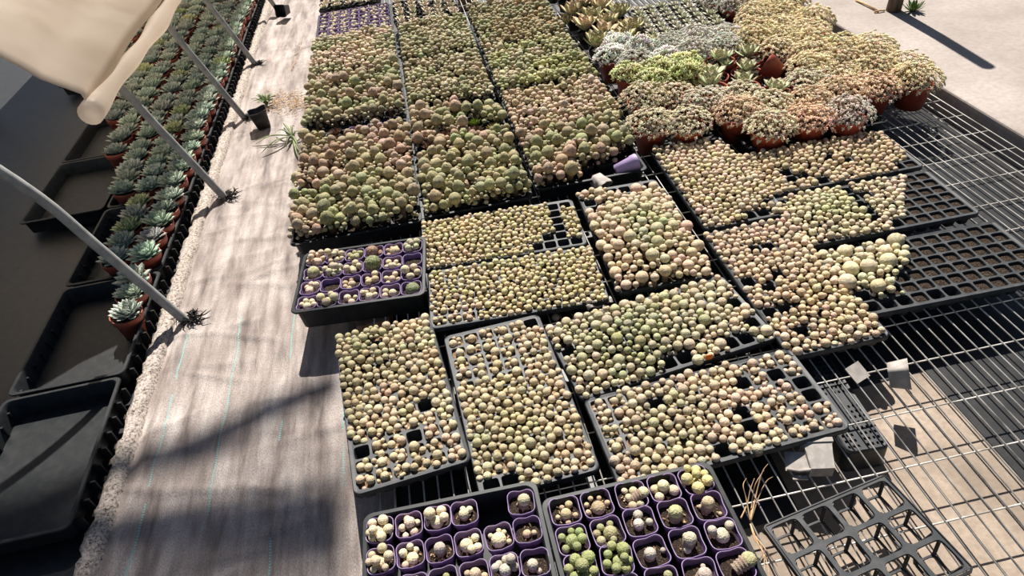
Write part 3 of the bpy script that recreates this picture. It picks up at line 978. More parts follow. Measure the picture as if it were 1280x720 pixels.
def place_rows(rows, origin, dx, dy, pw, lab, grp, name='purple_potted_cactus', ph=.066, rz=0, keep=None):
    for j, row in enumerate(rows):
        for i, sp in enumerate(row):
            if sp is None: continue
            c = np.array(origin) + i * np.array(dx) + j * np.array(dy)
            p = (c[0] + rP.normal(0, .001), c[1] + rP.normal(0, .001), ZT + .005)
            wp = (p[0], p[1], p[2] + ph)
            if not in_photo(wp, 26): continue
            potted_balls(name, p, rz + rP.normal(0, .05), pw, ph, 'purple', sp, lab(i, j, sp), grp, rP)


ordn = ['first', 'second', 'third', 'fourth', 'fifth', 'sixth']
place_rows(BL_ROWS, (-0.2815, 0.838), (.0617, -.0012), (.0008, -.0700), .058, lambda i, j, s: f"purple cactus pot, {ordn[j]} row, {ordn[i]} place from the path, tray with a gap", 'purple potted cacti in the tray with a gap')
place_rows(BR_ROWS, (0.1125, 0.786), (.0732, .0012), (.0008, -.0650), .0640, lambda i, j, s: f"purple pot of {'green' if s[3] is GREEN else 'grey' if s[3] is GREY else 'tan'} cactus, {ordn[j]} row, {ordn[i]} from the seam, dry grass tray", 'purple potted cacti beside the dry grass')

# the third purple tray, at the corner of the mat
UX, UY, UA = -0.312, 1.752, math.radians(-5)
deep_tray(UX, UY, UA, .41, .305, ZT, .078, 'deep black tray of purple pots at the edge of the mat before the tall cacti')
UL_ROWS = [
 [(.014, 8, .009, PINKISH, 0, 0, 0), (.011, 8, .008, BEIGE, 0, 0, 0), (.013, 6, .008, OLIVE, 0, 0, 0), (.017, 4, .007, S(150, 120, 100), 2, 4, 0), (.015, 4, .006, TAN, 0, 6, 0), (.011, 8, .009, GREYG, 0, 0, 0)],
 [(.017, 3, .008, OLIVE, 2, 0, 0), (.013, 7, .009, GREYG, 0, 0, 0), (.013, 6, .010, BEIGE, 0, 0, 0), (.022, 2, .008, DKGREEN, 2, 2, 0), (.010, 5, .008, BEIGE, 0, 0, 0), None],
 [(.013, 5, .010, PINKISH, 0, 0, 0), None, (.011, 4, .008, TAN, 0, 0, 0), (.012, 4, .009, TAN, 0, 6, 0), (.010, 4, .008, BEIGE, 0, 2, 0), (.012, 9, .010, BEIGE, 0, 0, 0)],
 [(.011, 4, .008, CREAM, 0, 0, 0), (.013, 8, .010, BEIGE, 0, 0, 0), (.010, 2, .008, CREAM, 2, 2, 0), (.013, 6, .009, BEIGE, 0, 2, 0), (.011, 2, .010, BEIGE, 0, 4, 0), (.019, 3, .014, DKGREEN, 0, 0, 0)],
]
Ru = rotz(UA)
UL_ROWS = [[None if q is None else (q[0] * 1.12, q[1], q[2] * 1.12, *q[3:]) for q in row] for row in UL_ROWS]
for j, row in enumerate(UL_ROWS):
    for i, sp in enumerate(row):
        if sp is None: sp = (.0, 0, .005, TAN, 0, 0, 0); em = True
        else: em = False
        q = Ru @ np.array([-.160 + .064 * i, .108 - .0715 * j, 0]) + [UX, UY, ZT + .005]
        lab = (f"empty purple pot in the mat edge tray, {ordn[j]} row from behind, {ordn[i]} from path" if em else
               f"purple cactus pot in the mat edge tray, {ordn[j]} row from behind, {ordn[i]} from path")
        if em:
            rt = empty('purple_pot', q, UA, lab, 'plant pot', 'empty purple pots'); pm, sm = square_pot_meshes('purple', .061, .068)
            link_mesh('pot', pm, M['purple'], rt); link_mesh('rim', RIM_ME[('purple', .061, .068)], M['purple_rim'], rt)['label'] = 'pale rim with painted sunlight'; link_mesh('soil', sm, M['soil'], rt)['kind'] = 'stuff'
        else:
            potted_balls('purple_potted_cactus', q, UA + rP.normal(0, .04), .061, .068, 'purple', sp, lab, 'purple potted cacti at the mat edge', rP)

# ------------------------------------------------------------------ rear beds: black pots of larger tubercled cacti in deep trays
BROWNG, GREENB, ROSE, PALE = S(160, 148, 114), S(146, 150, 106), S(180, 154, 134), S(206, 196, 166)
P_REAR = [(0.0185, 0.0265, 110, 0.014, 0.008, 1.5), (0.013, 0.0175, 380, 0.006, 0.009, 1.2), (0.0085, 0.0115, 1500, 0.002, 0.008, 1.0), (0.006, 0.0085, 2600, -0.002, 0.007, 1.0), (0.006, 0.009, 1000, -0.014, 0.004, 1.0)]
P_REARS = [(0.012, 0.0165, 170, 0.006, 0.005, 1.4), (0.0085, 0.0115, 1300, 0.002, 0.007, 1.0), (0.006, 0.0085, 3000, 0.0, 0.006, 1.0), (0.006, 0.008, 1300, -0.012, 0.004, 1.0)]
REAR = [
 # x0, x1, y0, y1, nx, ny, passes, palette, tray label, kind words
 (-.565, -.102, 2.010, 2.425, 5, 5, P_REAR, (GREENB, BROWNG, ROSE), 'deep black tray of big green and rosy cacti overhanging the mat, behind the purple pots', 'big green rosy cactus behind the purple pots'),
 (-.560, -.100, 2.435, 2.850, 5, 5, P_REAR, (ROSE, BROWNG, S(150, 116, 98)), 'deep black tray of rosy brown cacti with a few purple pots at its back', 'rosy brown cactus in the tray with some purple pots'),
 (-.090, .300, 2.025, 2.430, 5, 5, P_REAR, (GREENB, S(166, 160, 116), BROWNG), 'deep black tray of tall green cacti just behind the yellowish pinhead tray', 'tall green cactus behind the yellowish pinhead tray'),
 (-.090, .302, 2.440, 2.850, 5, 5, P_REAR, (BROWNG, ROSE, GREENB), 'deep black tray of brown cacti with bright green tufts among them', 'brown cactus in the tray with bright green tufts'),
 (.318, .735, 2.065, 2.450, 5, 5, P_REAR, (ROSE, BROWNG, GREENB), 'deep black tray of rosy cacti where a lavender pot lies on its side', 'rosy cactus in the tray with the lavender pot'),
 (.318, .765, 2.460, 2.850, 5, 5, P_REARS, (PINKISH, ROSE, S(184, 166, 130)), 'deep black tray of dense pinkish cacti next to the sedum pots', 'dense pinkish cactus next to the sedum pots'),
 (-.568, -.105, 2.868, 3.425, 5, 7, P_REAR, (BROWNG, ROSE, GREENB), 'deep black tray of brown green cacti beside the scattered straw', 'brown green cactus beside the scattered straw'),
 (-.090, .302, 2.868, 3.425, 5, 7, P_REARS, (PALE, GREENB, BROWNG), 'deep black tray of pale green cacti midway back between two mixed trays', 'pale green cactus midway back'),
 (.318, .775, 2.868, 3.425, 5, 7, P_REARS, (S(176, 178, 116), GREENB, PALE), 'deep black tray of yellow green cacti beside the silver succulents', 'yellow green cactus beside the silver succulents'),
 (-.570, -.108, 3.440, 4.000, 5, 7, P_REARS, (PALE, GREENB, PINKISH), 'deep black tray of small pale cacti before the far purple pots', 'small pale cactus before the far purple pots'),
 (-.090, .302, 3.440, 4.000, 5, 7, P_REARS, (PALE, BROWNG, GREENB), 'deep black tray of mixed green cacti far back near the row of rosettes', 'mixed green cactus far back near the rosettes'),
 (.318, .780, 3.440, 4.100, 5, 8, P_REARS, (BROWNG, GREENB, S(170, 150, 110)), 'deep black tray of brown green cacti far back beside the pink rosettes', 'brown green cactus far back beside the pink rosettes'),
]
# cells used by other plants: (tray number, i, j) -> what
TUFT = {(3, 3, 2): 'g', (3, 2, 3): 'g', (3, 4, 1): 'y', (3, 0, 0): 'b', (3, 3, 1): 'b', (3, 1, 1): 'b', (1, 0, 4): 'y', (1, 1, 3): 'b', (1, 1, 4): 'b', (3, 4, 4): 'x', (3, 3, 4): 'x', (4, 4, 0): 'x', (4, 3, 0): 'x', (4, 2, 0): 'x', (4, 4, 1): 'x', (1, 3, 4): 'x', (1, 4, 4): 'x', (1, 2, 4): 'x', (7, 1, 0): 'x'}
rear_cells = []
for ti, (x0, x1, y0, y1, nx, ny, passes, pal, tlab, kw) in enumerate(REAR):
    w, d = x1 - x0, y1 - y0
    cx, cy = (x0 + x1) / 2, (y0 + y1) / 2
    deep_tray(cx, cy, 0, w, d, ZT, .056, tlab)
    r = np.random.default_rng(100 + ti)
    iw, idp = w - .045, d - .045
    pit = min(iw / nx, idp / ny)
    hv = r.uniform(-.006, .012, (nx, ny))
    pcol = [[mixc(pal[r.integers(3)], pal[r.integers(3)], r.uniform()) for _ in range(ny)] for _ in range(nx)]
    def cellof(u, v): return min(nx - 1, max(0, int((u + iw / 2) / iw * nx))), min(ny - 1, max(0, int((v + idp / 2) / idp * ny)))
    def hfun(u, v):
        i, j = cellof(u, v)
        edge = .014 if max(abs(u) - iw / 2, abs(v) - idp / 2) > -.012 else 0
        q = ((u + iw / 2) / iw * nx - i - .5) ** 2 + ((v + idp / 2) / idp * ny - j - .5) ** 2
        return edge + max(.002, .012 + hv[i, j] * 1.4 + .022 * (1 - q * 3.4))
    def accept(u, v, rad):
        c = cellof(u, v)
        if (ti, *c) in TUFT: return False
        return in_photo((cx + u, cy + v, ZT + .08), 14)
    balls = pack(iw + .036, idp + .034, passes, hfun, accept, r)
    for (i, j), ps in sorted(group_cells(balls, iw, idp, nx, ny).items()):
        if len(ps) < 2: continue
        wx, wy = cx - iw / 2 + (i + .5) * iw / nx, cy - idp / 2 + (j + .5) * idp / ny
        rear_cells.append((proj((wx, wy, .16))[2], ti, i, j, ps, wx, wy, cx, cy, pit, pcol[i][j], kw))
rear_cells.sort(key=lambda c: c[0])
potme, soilme = square_pot_meshes('potblack', .074, .064)
mass = MB(); masspot = MB()
for k, (dist, ti, i, j, ps, wx, wy, cx, cy, pit, pc, kw) in enumerate(rear_cells):
    r = np.random.default_rng(5000 + k)
    base = np.array([wx, wy, ZT + .004])
    zr = ZT + .068
    b = mass if k >= 300 else MB()
    big = .0125 if dist < 3.2 else .016
    for (u, v, z, rad) in sorted(ps, key=lambda p: -p[3]):
        Tm = (B3T if r.uniform() < .75 else B3)[r.integers(3)] if rad > big else B2[r.integers(3)]
        V, F = Tm
        P = (V @ randrot(r).T) * rad + np.array([cx + u, cy + v, zr + z]) - (base if k < 300 else 0)
        b.add(P, F, jitter_col(mixc(pc, PALE, .45 if rad < .009 else .1), .12, r))
    m0 = max(ps, key=lambda p: p[3])
    c0 = np.array([cx + m0[0], cy + m0[1], 0]) - (base * [1, 1, 0] if k < 300 else 0)
    z0 = (zr - .02) - (base[2] if k < 300 else 0); z1 = zr + m0[2] - (base[2] if k < 300 else 0)
    cc = np.array([wx, wy, 0]) - (base * [1, 1, 0] if k < 300 else 0)
    b.tube([cc + (c0 - cc) * .1 + [0, 0, z0 - .018], cc + (c0 - cc) * .5 + [0, 0, (z0 + z1) / 2], c0 + [0, 0, z1]], m0[3] * .5, 8, S(120, 100, 82))
    if k < 300:
        root = empty('potted_cactus', base, 0, f'black pot of {kw}', 'potted cactus', kw)
        o = link_mesh('pot', potme, M['potblack'], root); o.scale = (min(1, pit * .96 / .074),) * 2 + (.76,)
        so = link_mesh('soil', soilme, M['soil'], root); so.scale = o.scale; so['kind'] = 'stuff'
        b.build('cactus_heads', M['cact_attr'], root)
    else:
        s = min(1, pit * .97 / .074)
        V = np.array([v.co[:] for v in potme.vertices]) * [s, s, .76] + base
        masspot.add(V, [list(p.vertices) for p in potme.polygons])
print('rear pots', len(rear_cells))
if mass.n:
    root = empty('potted_cactus_bed', (0, 0, ZT), 0, 'farthest black potted cacti merging into a bed behind the counted ones', 'potted cactus')
    root['kind'] = 'stuff'
    o = mass.build('cactus_heads', M['cact_attr'], root); o.location = (0, 0, -ZT); o['kind'] = 'stuff'
    o = masspot.build('pot_rims', M['potblack'], root); o.location = (0, 0, -ZT); o['kind'] = 'stuff'

# far tray of purple pots behind the small pale cacti
deep_tray(-.340, 4.27, 0, .455, .50, ZT, .062, 'deep black tray of purple pots far back at the mat edge')
r = np.random.default_rng(31)
for j in range(7):
    for i in range(7):
        p = (-.340 - .183 + .061 * i, 4.27 - .205 + .068 * j, ZT + .005)
        if not in_photo((p[0], p[1], .14), 10): continue
        sp = (.010 if r.uniform() < .6 else .0, int(r.integers(2, 6)), .0085, mixc(CREAM, PALE, r.uniform()), 0, 0, 0)
        potted_balls('purple_potted_cactus', p, r.normal(0, .05), .060, .066, 'purple', sp, 'purple pot of tiny pale cactus in the far tray at the mat edge', 'purple potted cacti in the far tray', r)

# ------------------------------------------------------------------ rosettes and leaves
def leaf_shape(L, w, th, curl, n=5, tip=.0, wide=.62):
    """one fleshy leaf from the origin along +x, bending up by curl; stations x 4 points"""
    V, tt = [], []
    for k in range(n):
        s = k / (n - 1)
        wd = w * (math.sin(math.pi * min(1, (.18 + .82 * s)) ** 1.0) ** .8 if s < 1 else 0) if wide is None else w * max(.0, (.45 + .55 * min(1, s / wide)) if s < wide else math.sqrt(max(0, 1 - ((s - wide) / (1 - wide)) ** 2)))
        x = L * s; z = curl * L * s * s
        t_ = th * (1 - .6 * s)
        V += [(x, -wd / 2, z + t_ * .25), (x, 0, z - t_), (x, wd / 2, z + t_ * .25), (x, 0, z + t_ * .05)]
        tt += [s] * 4
    F = []
    for k in range(n - 1):
        for q in range(4):
            q2 = (q + 1) % 4
            F.append((k * 4 + q, (k + 1) * 4 + q, (k + 1) * 4 + q2, k * 4 + q2))
    F.append((0, 1, 2, 3))
    return np.array(V), F, np.array(tt)


def rosette(b, n, L, w, th, c_in, c_tip, r, org=(0, 0, 0), pitch0=1.25, pitch1=.12, curl=.35, wide=.62, tip_at=.75, ns=5):
    for k in range(n):
        t_ = k / max(1, n - 1)                        # 0 inner, 1 outer
        V, F, tt = leaf_shape(L * (.32 + .68 * t_ ** .8), w * (.45 + .55 * t_), th * (.6 + .4 * t_), curl * (1 - .4 * t_), ns, wide=wide)
        p = pitch0 + (pitch1 - pitch0) * t_ ** .8 + r.normal(0, .05)
        c, s = math.cos(p), math.sin(p)
        V = V @ np.array([[c, 0, -s], [0, 1, 0], [s, 0, c]]).T @ np.eye(3) if False else np.stack([V[:, 0] * c - V[:, 2] * s, V[:, 1], V[:, 0] * s + V[:, 2] * c], 1)
        V[:, 0] += L * .05
        V = V @ rotz(k * 2.399963 + r.normal(0, .06)).T + np.array([0, 0, (1 - t_) * L * .10]) + org
        f = np.clip((tt - tip_at) / (1 - tip_at), 0, 1)[:, None]
        edge = (np.arange(len(V)) % 2 == 0)[:, None] * .28
        br = r.uniform(.85, 1.12)
        col = (c_in * (1 - f) + c_tip * f) * br
        col = col * (1 - edge) + c_tip * edge
        b.add(V, F, col)


ECH = []
r = np.random.default_rng(61)
for k in range(5):
    b = MB()
    rosette(b, 44 + 4 * k, .058, .026, .0055, S(158, 174, 156), S(222, 228, 210), r, pitch0=1.35, pitch1=.10, curl=.32, tip_at=.82)
    if k in (1, 3):
        rosette(b, 18, .030, .015, .004, S(150, 166, 150), S(214, 220, 200), r, org=(.028, .018, .004), pitch0=1.2, pitch1=.2)
        rosette(b, 16, .028, .014, .004, S(150, 166, 150), S(214, 220, 200), r, org=(-.026, -.02, .002), pitch0=1.2, pitch1=.2)
    me = b.mesh('rosette'); me.materials.append(M['leaf']); ECH.append(me)

pm_t, sm_t = round_pot_mesh('terra', .050, .036, .088, .008)
LEFT_TRAY_X = [-1.2245, -1.578, -1.930, -2.283]
npots = 0
TRW, TRD = .345, .515
for cxi, tx in enumerate(LEFT_TRAY_X):
    for ry in range(11):
        ty = 1.335 + .525 * ry
        rg = np.random.default_rng(900 + cxi * 20 + ry)
        spots = []
        for i in range(3):
            for j in range(5):
                p = np.array([tx + .006 + (i - 1) * .109 + rg.normal(0, .003), ty + (j - 2) * .0965 + rg.normal(0, .003), .011])
                if in_photo(p + [0, 0, .12], 22): spots.append(p)
        if not spots and not (cxi == 0 and 1.0 < ty < 6.5): continue
        deep_tray(tx, ty, rg.normal(0, .008), TRW, TRD, .004, .062, 'black tray of terracotta pots with blue green rosettes across the mat kerb' if cxi == 0 else 'black tray of blue green rosettes further in under the pipe hoops',
                  'rosette_tray', 'rosette trays next to the kerb' if cxi == 0 else 'rosette trays under the hoops', ribs=cxi == 0)
        for p in spots:
            npots += 1
            root = empty('potted_echeveria', p, rg.uniform(0, 6.28), 'terracotta pot of blue green rosette in the row next to the kerb' if p[0] > -1.16 else 'terracotta pot of blue green rosette packed further in under the hoops', 'succulent',
                         'rosettes in the row next to the kerb' if p[0] > -1.16 else 'rosettes packed under the hoops')
            tl = rg.normal(0, .07); root.rotation_euler = (tl * .5, rg.normal(0, .06), rg.uniform(0, 6.28))
            link_mesh('pot', pm_t, M['terra'], root)
            link_mesh('soil', sm_t, M['soil'], root)['kind'] = 'stuff'
            o = link_mesh('rosette', ECH[rg.integers(5)], None, root)
            o.location = (rg.normal(0, .004), rg.normal(0, .004), .082)
            s = rg.uniform(1.0, 1.2); o.scale = (s, s, s * rg.uniform(.9, 1.15))
            c = np.array([1, 1, 1]) * rg.uniform(.82, 1.1) * (1 + rg.normal(0, .03, 3))
            if rg.uniform() < .1: c = c * [1.12, 1.08, .72]
            o.color = (*c, 1)
print('echeveria', npots)

# ------------------------------------------------------------------ hoops, rolled film
HOOP = [(-.935, -.02), (-1.00, .165), (-1.07, .36), (-1.138, .547), (-1.26, .74), (-1.45, .89), (-1.70, .96), (-1.97, .91), (-2.20, .76), (-2.36, .5), (-2.47, .2), (-2.52, -.02)]
def spline(P, n):
    P = np.array(P, float); m = len(P); out = []
    for i in range(m - 1):
        p0, p1, p2, p3 = P[max(0, i - 1)], P[i], P[i + 1], P[min(m - 1, i + 2)]
        for k in range(n):
            t_ = k / n
            out.append(.5 * ((2 * p1) + (-p0 + p2) * t_ + (2 * p0 - 5 * p1 + 4 * p2 - p3) * t_ ** 2 + (-p0 + 3 * p1 - 3 * p2 + p3) * t_ ** 3))
    out.append(P[-1]); return np.array(out)
HX = spline(HOOP, 4)
hl = ['second from the far end', 'standing beside the black pot on the mat', 'third from the near end', 'nearest to the corner of the purple trays', 'at the far end']
for k, (px, py) in enumerate(((352, 18), (322, 82), (308, 148), (284, 248), (236, 402))):
    bp = at(px, py, 0)
    lab = ['farthest grey pipe hoop, next to the upturned black pot on the mat', 'grey pipe hoop second from the far end of the mat', 'grey pipe hoop with the empty black pot standing at its foot',
           'grey pipe hoop between the black pot and the nearest hoop', 'nearest grey pipe hoop, frayed black strips around its foot'][k]
    root = empty('pipe_hoop', (bp[0] + .935, bp[1], 0), 0, lab, 'pipe hoop', None)
    b = MB(); b.tube([(x, 0, z) for x, z in HX], .0155, 12)
    b.build('pipe', M['pole'], root)
    rs = np.random.default_rng(70 + k); b = MB()
    for q in range(46):
        a = rs.uniform(0, 6.28); L = rs.uniform(.018, .05) * (1.0 if k in (3, 4) else .7)
        p0 = np.array([-.925, 0, .006]) + [rs.normal(0, .012), rs.normal(0, .012), 0]
        p1 = p0 + [L * .5 * math.cos(a), L * .5 * math.sin(a), rs.uniform(.004, .022)]
        p2 = p0 + [L * math.cos(a + .4), L * math.sin(a + .4), rs.uniform(.0, .016)]
        b.tube([p0, p1, p2], [.0018, .0022, .0008], 5)
    o = b.build('frayed_strips', M['shred'], root); o['kind'] = 'stuff'

# film: laid over the hoops, its lower edge rolled up
root = empty('plastic_film', (0, 0, 0), 0, 'cream plastic film over the pipe hoops with its edge rolled up', 'plastic sheet')
b = MB()
hx = HX[15:38]; nv = hx - [-1.75, .05]; nv = nv / np.linalg.norm(nv, axis=1)[:, None]
arc = np.concatenate([[[-1.092, .620], [-1.098, .668]], hx + nv * .052])
ys = np.linspace(2.32, 7.4, 100); loops = []
V = []
for y in ys:
    for q, (x, z) in enumerate(arc):
        V.append((x, y, z + .006 * math.sin(y * 7 + q * .6) + .008 * math.sin(y * 2.3)))
m = len(arc)
Fq = [(i * m + k, i * m + k + 1, (i + 1) * m + k + 1, (i + 1) * m + k) for i in range(len(ys) - 1) for k in range(m - 1)]
b.add(V, Fq)
o = b.build('film_sheet', M['film'], root); sm = o.modifiers.new('thick', 'SOLIDIFY'); sm.thickness = .001
b = MB()
yr = np.linspace(2.30, 7.4, 130)
rr = np.random.default_rng(8)
rad = .031 + .004 * np.sin(yr * 6.1) + .004 * np.sin(yr * 13.7 + 1)
b.tube([(-1.090 + .003 * math.sin(y * 4.4), y, .586 + .008 * math.sin(y * 3.1 + 1)) for y in yr], rad, 16)
b.build('film_roll', M['film'], root)

# ------------------------------------------------------------------ back right: sedums and other succulents in red brown pots
def octa_leaf(L, w, th):
    return np.array([(0, 0, 0), (L * .55, -w / 2, th * .2), (L * .55, 0, -th), (L * .55, w / 2, th * .2), (L * .55, 0, th), (L, 0, L * .12)]), [(0, 2, 1), (0, 3, 2), (0, 4, 3), (0, 1, 4), (5, 1, 2), (5, 2, 3), (5, 3, 4), (5, 4, 1)]


def sedum_dome(seed, R, H, nros, leafL, nleaf=9, spiky=0.0, tipc=None):
    r = np.random.default_rng(seed); b = MB()
    base = np.array([.92, .92, .92])
    pts = fib(nros * 2)[:nros]
    for p in pts:
        if p[2] < -.02: continue
        hgt = r.uniform(.88, 1.08)
        o = np.array([p[0] * R * hgt, p[1] * R * hgt, max(0.0, p[2]) ** .8 * H * hgt + r.normal(0, .004)])
        nrm = np.array([p[0] * .8, p[1] * .8, p[2] * R / H * .6 + .55]) + r.normal(0, .12, 3); nrm /= np.linalg.norm(nrm)
        q = np.array(Vector(nrm).to_track_quat('Z', 'Y').to_matrix())
        sz = r.uniform(.75, 1.2)
        tint = np.clip(1 + r.normal(0, .10) + r.normal(0, .05, 3), .5, 1.4)
        for k in range(nleaf):
            t_ = (k + .5) / nleaf
            V, F = octa_leaf(leafL * sz * (.55 + .5 * t_), leafL * sz * (.50 - .25 * spiky), leafL * sz * .17)
            pit = 1.25 - 1.15 * t_ + spiky * .3
            c, s = math.cos(pit), math.sin(pit)
            V = np.stack([V[:, 0] * c - V[:, 2] * s, V[:, 1], V[:, 0] * s + V[:, 2] * c], 1) @ rotz(k * 2.4 + r.uniform(0, .4)).T
            col = np.tile(base * tint, (6, 1))
            if tipc is not None: col[5] = tipc * tint; col[1:5] = col[1:5] * .7 + tipc * tint * .3
            else: col[5] *= 1.1
            b.add(V @ q.T + o, F, np.clip(col, 0, 1.2))
    # stems and inner foliage so that the dome is not hollow
    for k in range(14):
        a = k * 2.4; q = R * .55 * math.sqrt((k + .5) / 14)
        b.tube([(q * .6 * math.cos(a), q * .6 * math.sin(a), -.012), (q * math.cos(a), q * math.sin(a), H * .75)], .0022, 5, (.55, .5, .4))
    me = b.mesh('foliage'); me.materials.append(M['leaf']); return me


SED = {
 'fine': [sedum_dome(200 + k, .092, .064, 190, .0105) for k in range(3)],
 'warm': [sedum_dome(210 + k, .092, .066, 150, .0125, 9, 0, np.array([1.0, .92, .85])) for k in range(3)],
 'spiky': [sedum_dome(220 + k, .075, .060, 40, .027, 12, .7) for k in range(2)],
}
BIGROS = []
r = np.random.default_rng(330)
for k in range(4):
    b = MB()
    rosette(b, 16 + 3 * k, .062, .036, .007, np.array([.85, .95, .80]), np.array([1.15, .82, .75]), r, pitch0=1.3, pitch1=.35, curl=.25, wide=.70, tip_at=.6)
    if k % 2: rosette(b, 11, .040, .025, .006, np.array([.85, .95, .80]), np.array([1.15, .82, .75]), r, org=(.04, -.03, -.004), pitch0=1.2, pitch1=.3, wide=.7, tip_at=.6)
    me = b.mesh('rosette'); me.materials.append(M['leaf']); BIGROS.append(me)
TUFTS = []
for k in range(3):
    b = MB(); rosette(b, 60, .045, .0075, .003, np.array([.9, .9, .9]), np.array([1.1, 1.1, 1.0]), r, pitch0=1.45, pitch1=.45, curl=.15, wide=.25, tip_at=.7, ns=4)
    me = b.mesh('rosette'); me.materials.append(M['leaf']); TUFTS.append(me)

SAND, ROSEP, GREYP, GREYGR, LIME, ORANGE = S(234, 220, 186), S(230, 202, 182), S(220, 214, 202), S(198, 202, 182), S(198, 200, 138), S(236, 202, 174)
pm_r, sm_r = round_pot_mesh('red', .066, .050, .098, .010)


def potted(name, p, kind, col, label, group, r, scale=1.0, potmat='redpot', up=0.0, pot=True):
    root = empty(name, p, r.uniform(0, 6.28), label, 'succulent', group)
    root.rotation_euler = (r.normal(0, .04), r.normal(0, .04), root.rotation_euler[2])
    if potmat == 'potblack':
        link_mesh('pot', potme, M['potblack'], root); link_mesh('soil', soilme, M['soil'], root)['kind'] = 'stuff'; zt = .060
    else:
        link_mesh('pot', pm_r, M['redpot'], root); link_mesh('soil', sm_r, M['soil'], root)['kind'] = 'stuff'; zt = .090
    lib = SED.get(kind) or {'big': BIGROS, 'tuft': TUFTS}[kind]
    o = link_mesh('foliage' if kind in SED else 'rosette', lib[r.integers(len(lib))], None, root)
    o.location = (0, 0, zt + up); o.scale = (scale, scale, scale * r.uniform(.85, 1.2)); o.color = (*np.clip(col * (1 + r.normal(0, .05)), 0, 1), 1)
    return root


# zones by position on the bench: what grows where
def zone(x, y, r):
    px, py, _ = proj((x, y, .24))
    if py < 38 and px < 830: return ('big', mixc(S(176, 182, 146), ROSEP, r.uniform(0, .5)), 'pot_rosette')
    if py < 62 and px < 835: return ('spiky', S(218, 218, 204), 'silver')
    if 745 < px < 885 and 68 < py < 100: return ('spiky', LIME, 'moss')
    if 865 < px < 985 and 56 < py < 104: return ('big', S(190, 198, 168), 'pink_edge')
    if py < 80 and px < 925: return ('fine', mixc(GREYP, GREYGR, r.uniform(0, .6)), 'grey')
    if px > 925 and py < 88: return ('warm', mixc(SAND, S(222, 212, 164), r.uniform(0, .7)), 'yellow')
    if px < 870: return ('warm', mixc(mixc(SAND, GREYGR, .6 * r.uniform()), ORANGE, r.uniform(0, .6)), 'sandy')
    q = r.uniform()
    if q < .22: return ('warm', mixc(ORANGE, SAND, r.uniform(0, .6)), 'orange')
    if q < .55: return ('fine', mixc(GREYP, SAND, r.uniform(0, .7)), 'greyish')
    return ('warm', mixc(SAND, GREYGR, r.uniform(0, .9)), 'sandy')


ZL = {
 'pot_rosette': ('broad_leaf_rosette', 'black pot of broad pink edged rosette at the far end', 'broad rosettes at the far end'),
 'silver': ('silver_succulent', 'pot of silver white pointed leaf succulent behind the yellow green cacti', 'silver pointed succulents'),
 'moss': ('mossy_succulent', 'pot of lime green mossy succulent among the sandy sedums', 'lime mossy succulents'),
 'pink_edge': ('round_leaf_rosette', 'red brown pot of round leaf rosette near the tipped red pot', 'round leaf rosettes near the tipped pot'),
 'grey': ('potted_sedum', 'pot of fine grey sedum in the middle of the back bench', 'grey sedums'),
 'yellow': ('potted_sedum', 'pot of yellowish sedum near the concrete walkway', 'yellowish sedums near the walkway'),
 'sandy': ('potted_sedum', 'red brown pot of sandy pink sedum toward the front of the sedum group', 'sandy pink sedums'),
 'orange': ('potted_sedum', 'red brown pot of orange tinged sedum toward the front of the sedum group', 'orange tinged sedums'),
 'greyish': ('potted_sedum', 'red brown pot of greyish sedum toward the front of the sedum group', 'greyish front sedums'),
}
r = np.random.default_rng(404)
zt = ZT + .008
FRONT = [(820, 163, 'sandy'), (866, 160, 'sandy'), (972, 168, 'sandy'), (1022, 158, 'orange'), (1070, 152, 'greyish')]
def px_at(px, py, z=.19): return at(px, py, z)
front_pts = []
for px, py, k in FRONT:
    c = px_at(px, py); c = np.array([c[0], c[1] + .055, zt]); front_pts.append(c)
    kind, col = {'sandy': ('warm', mixc(SAND, GREYGR, .35)), 'orange': ('warm', ORANGE), 'greyish': ('fine', mixc(GREYP, ROSEP, .3))}[k]
    potted('potted_sedum', c, kind, col, {820: 'red brown pot of sandy sedum at the tray corner by the dense pinkish cacti', 866: 'red brown pot of sandy sedum in front, next to the bare wire slot', 972: 'red brown pot of trailing sedum above the tan cactus tray',
        1022: 'red brown pot of orange topped sedum, middle of the front three', 1070: 'red brown pot of greyish sedum, last of the front three'}[px], None, r, 1.0)
SLABX = 2.055
nsed = len(front_pts)
row = 0
yy = 2.235
pts = []
while yy < 4.3:
    xx = .862 + (.07 if row % 2 else 0)
    while xx < SLABX - .09:
        p = np.array([xx + r.normal(0, .008), yy + r.normal(0, .008), zt]); xx += .139
        q = proj(p + [0, 0, .13])
        if not in_photo(p + [0, 0, .13], 40): continue
        if any(np.hypot(*(p - f)[:2]) < .128 for f in front_pts): continue
        if p[1] < 2.30 and p[0] < 1.02: continue
        if 1018 < q[0] < 1090 and q[1] < 46: continue
        if 945 < q[0] < 980 and 66 < q[1] < 92: continue          # room for the tipped pot
        if p[0] < 1.55 and p[1] > 3.02 and p[0] > 1.1: continue   # plug tray of seedlings
        pts.append(p)
    yy += .121; row += 1
for p in pts:
    kind, col, z_ = zone(p[0], p[1], r)
    nm, lab, grp = ZL[z_]
    sc_ = {'fine': 1.03, 'warm': 1.03, 'spiky': 1.0, 'big': 1.45 if z_ == 'pot_rosette' else 1.15}[kind]
    p = p + [0, 0, r.uniform(-.004, .012)]
    potted(nm, p, kind, col, lab, grp, r, sc_, 'potblack' if z_ == 'pot_rosette' else 'redpot', up=.012 if kind == 'big' else .0)
print('sedum', len(pts) + nsed)

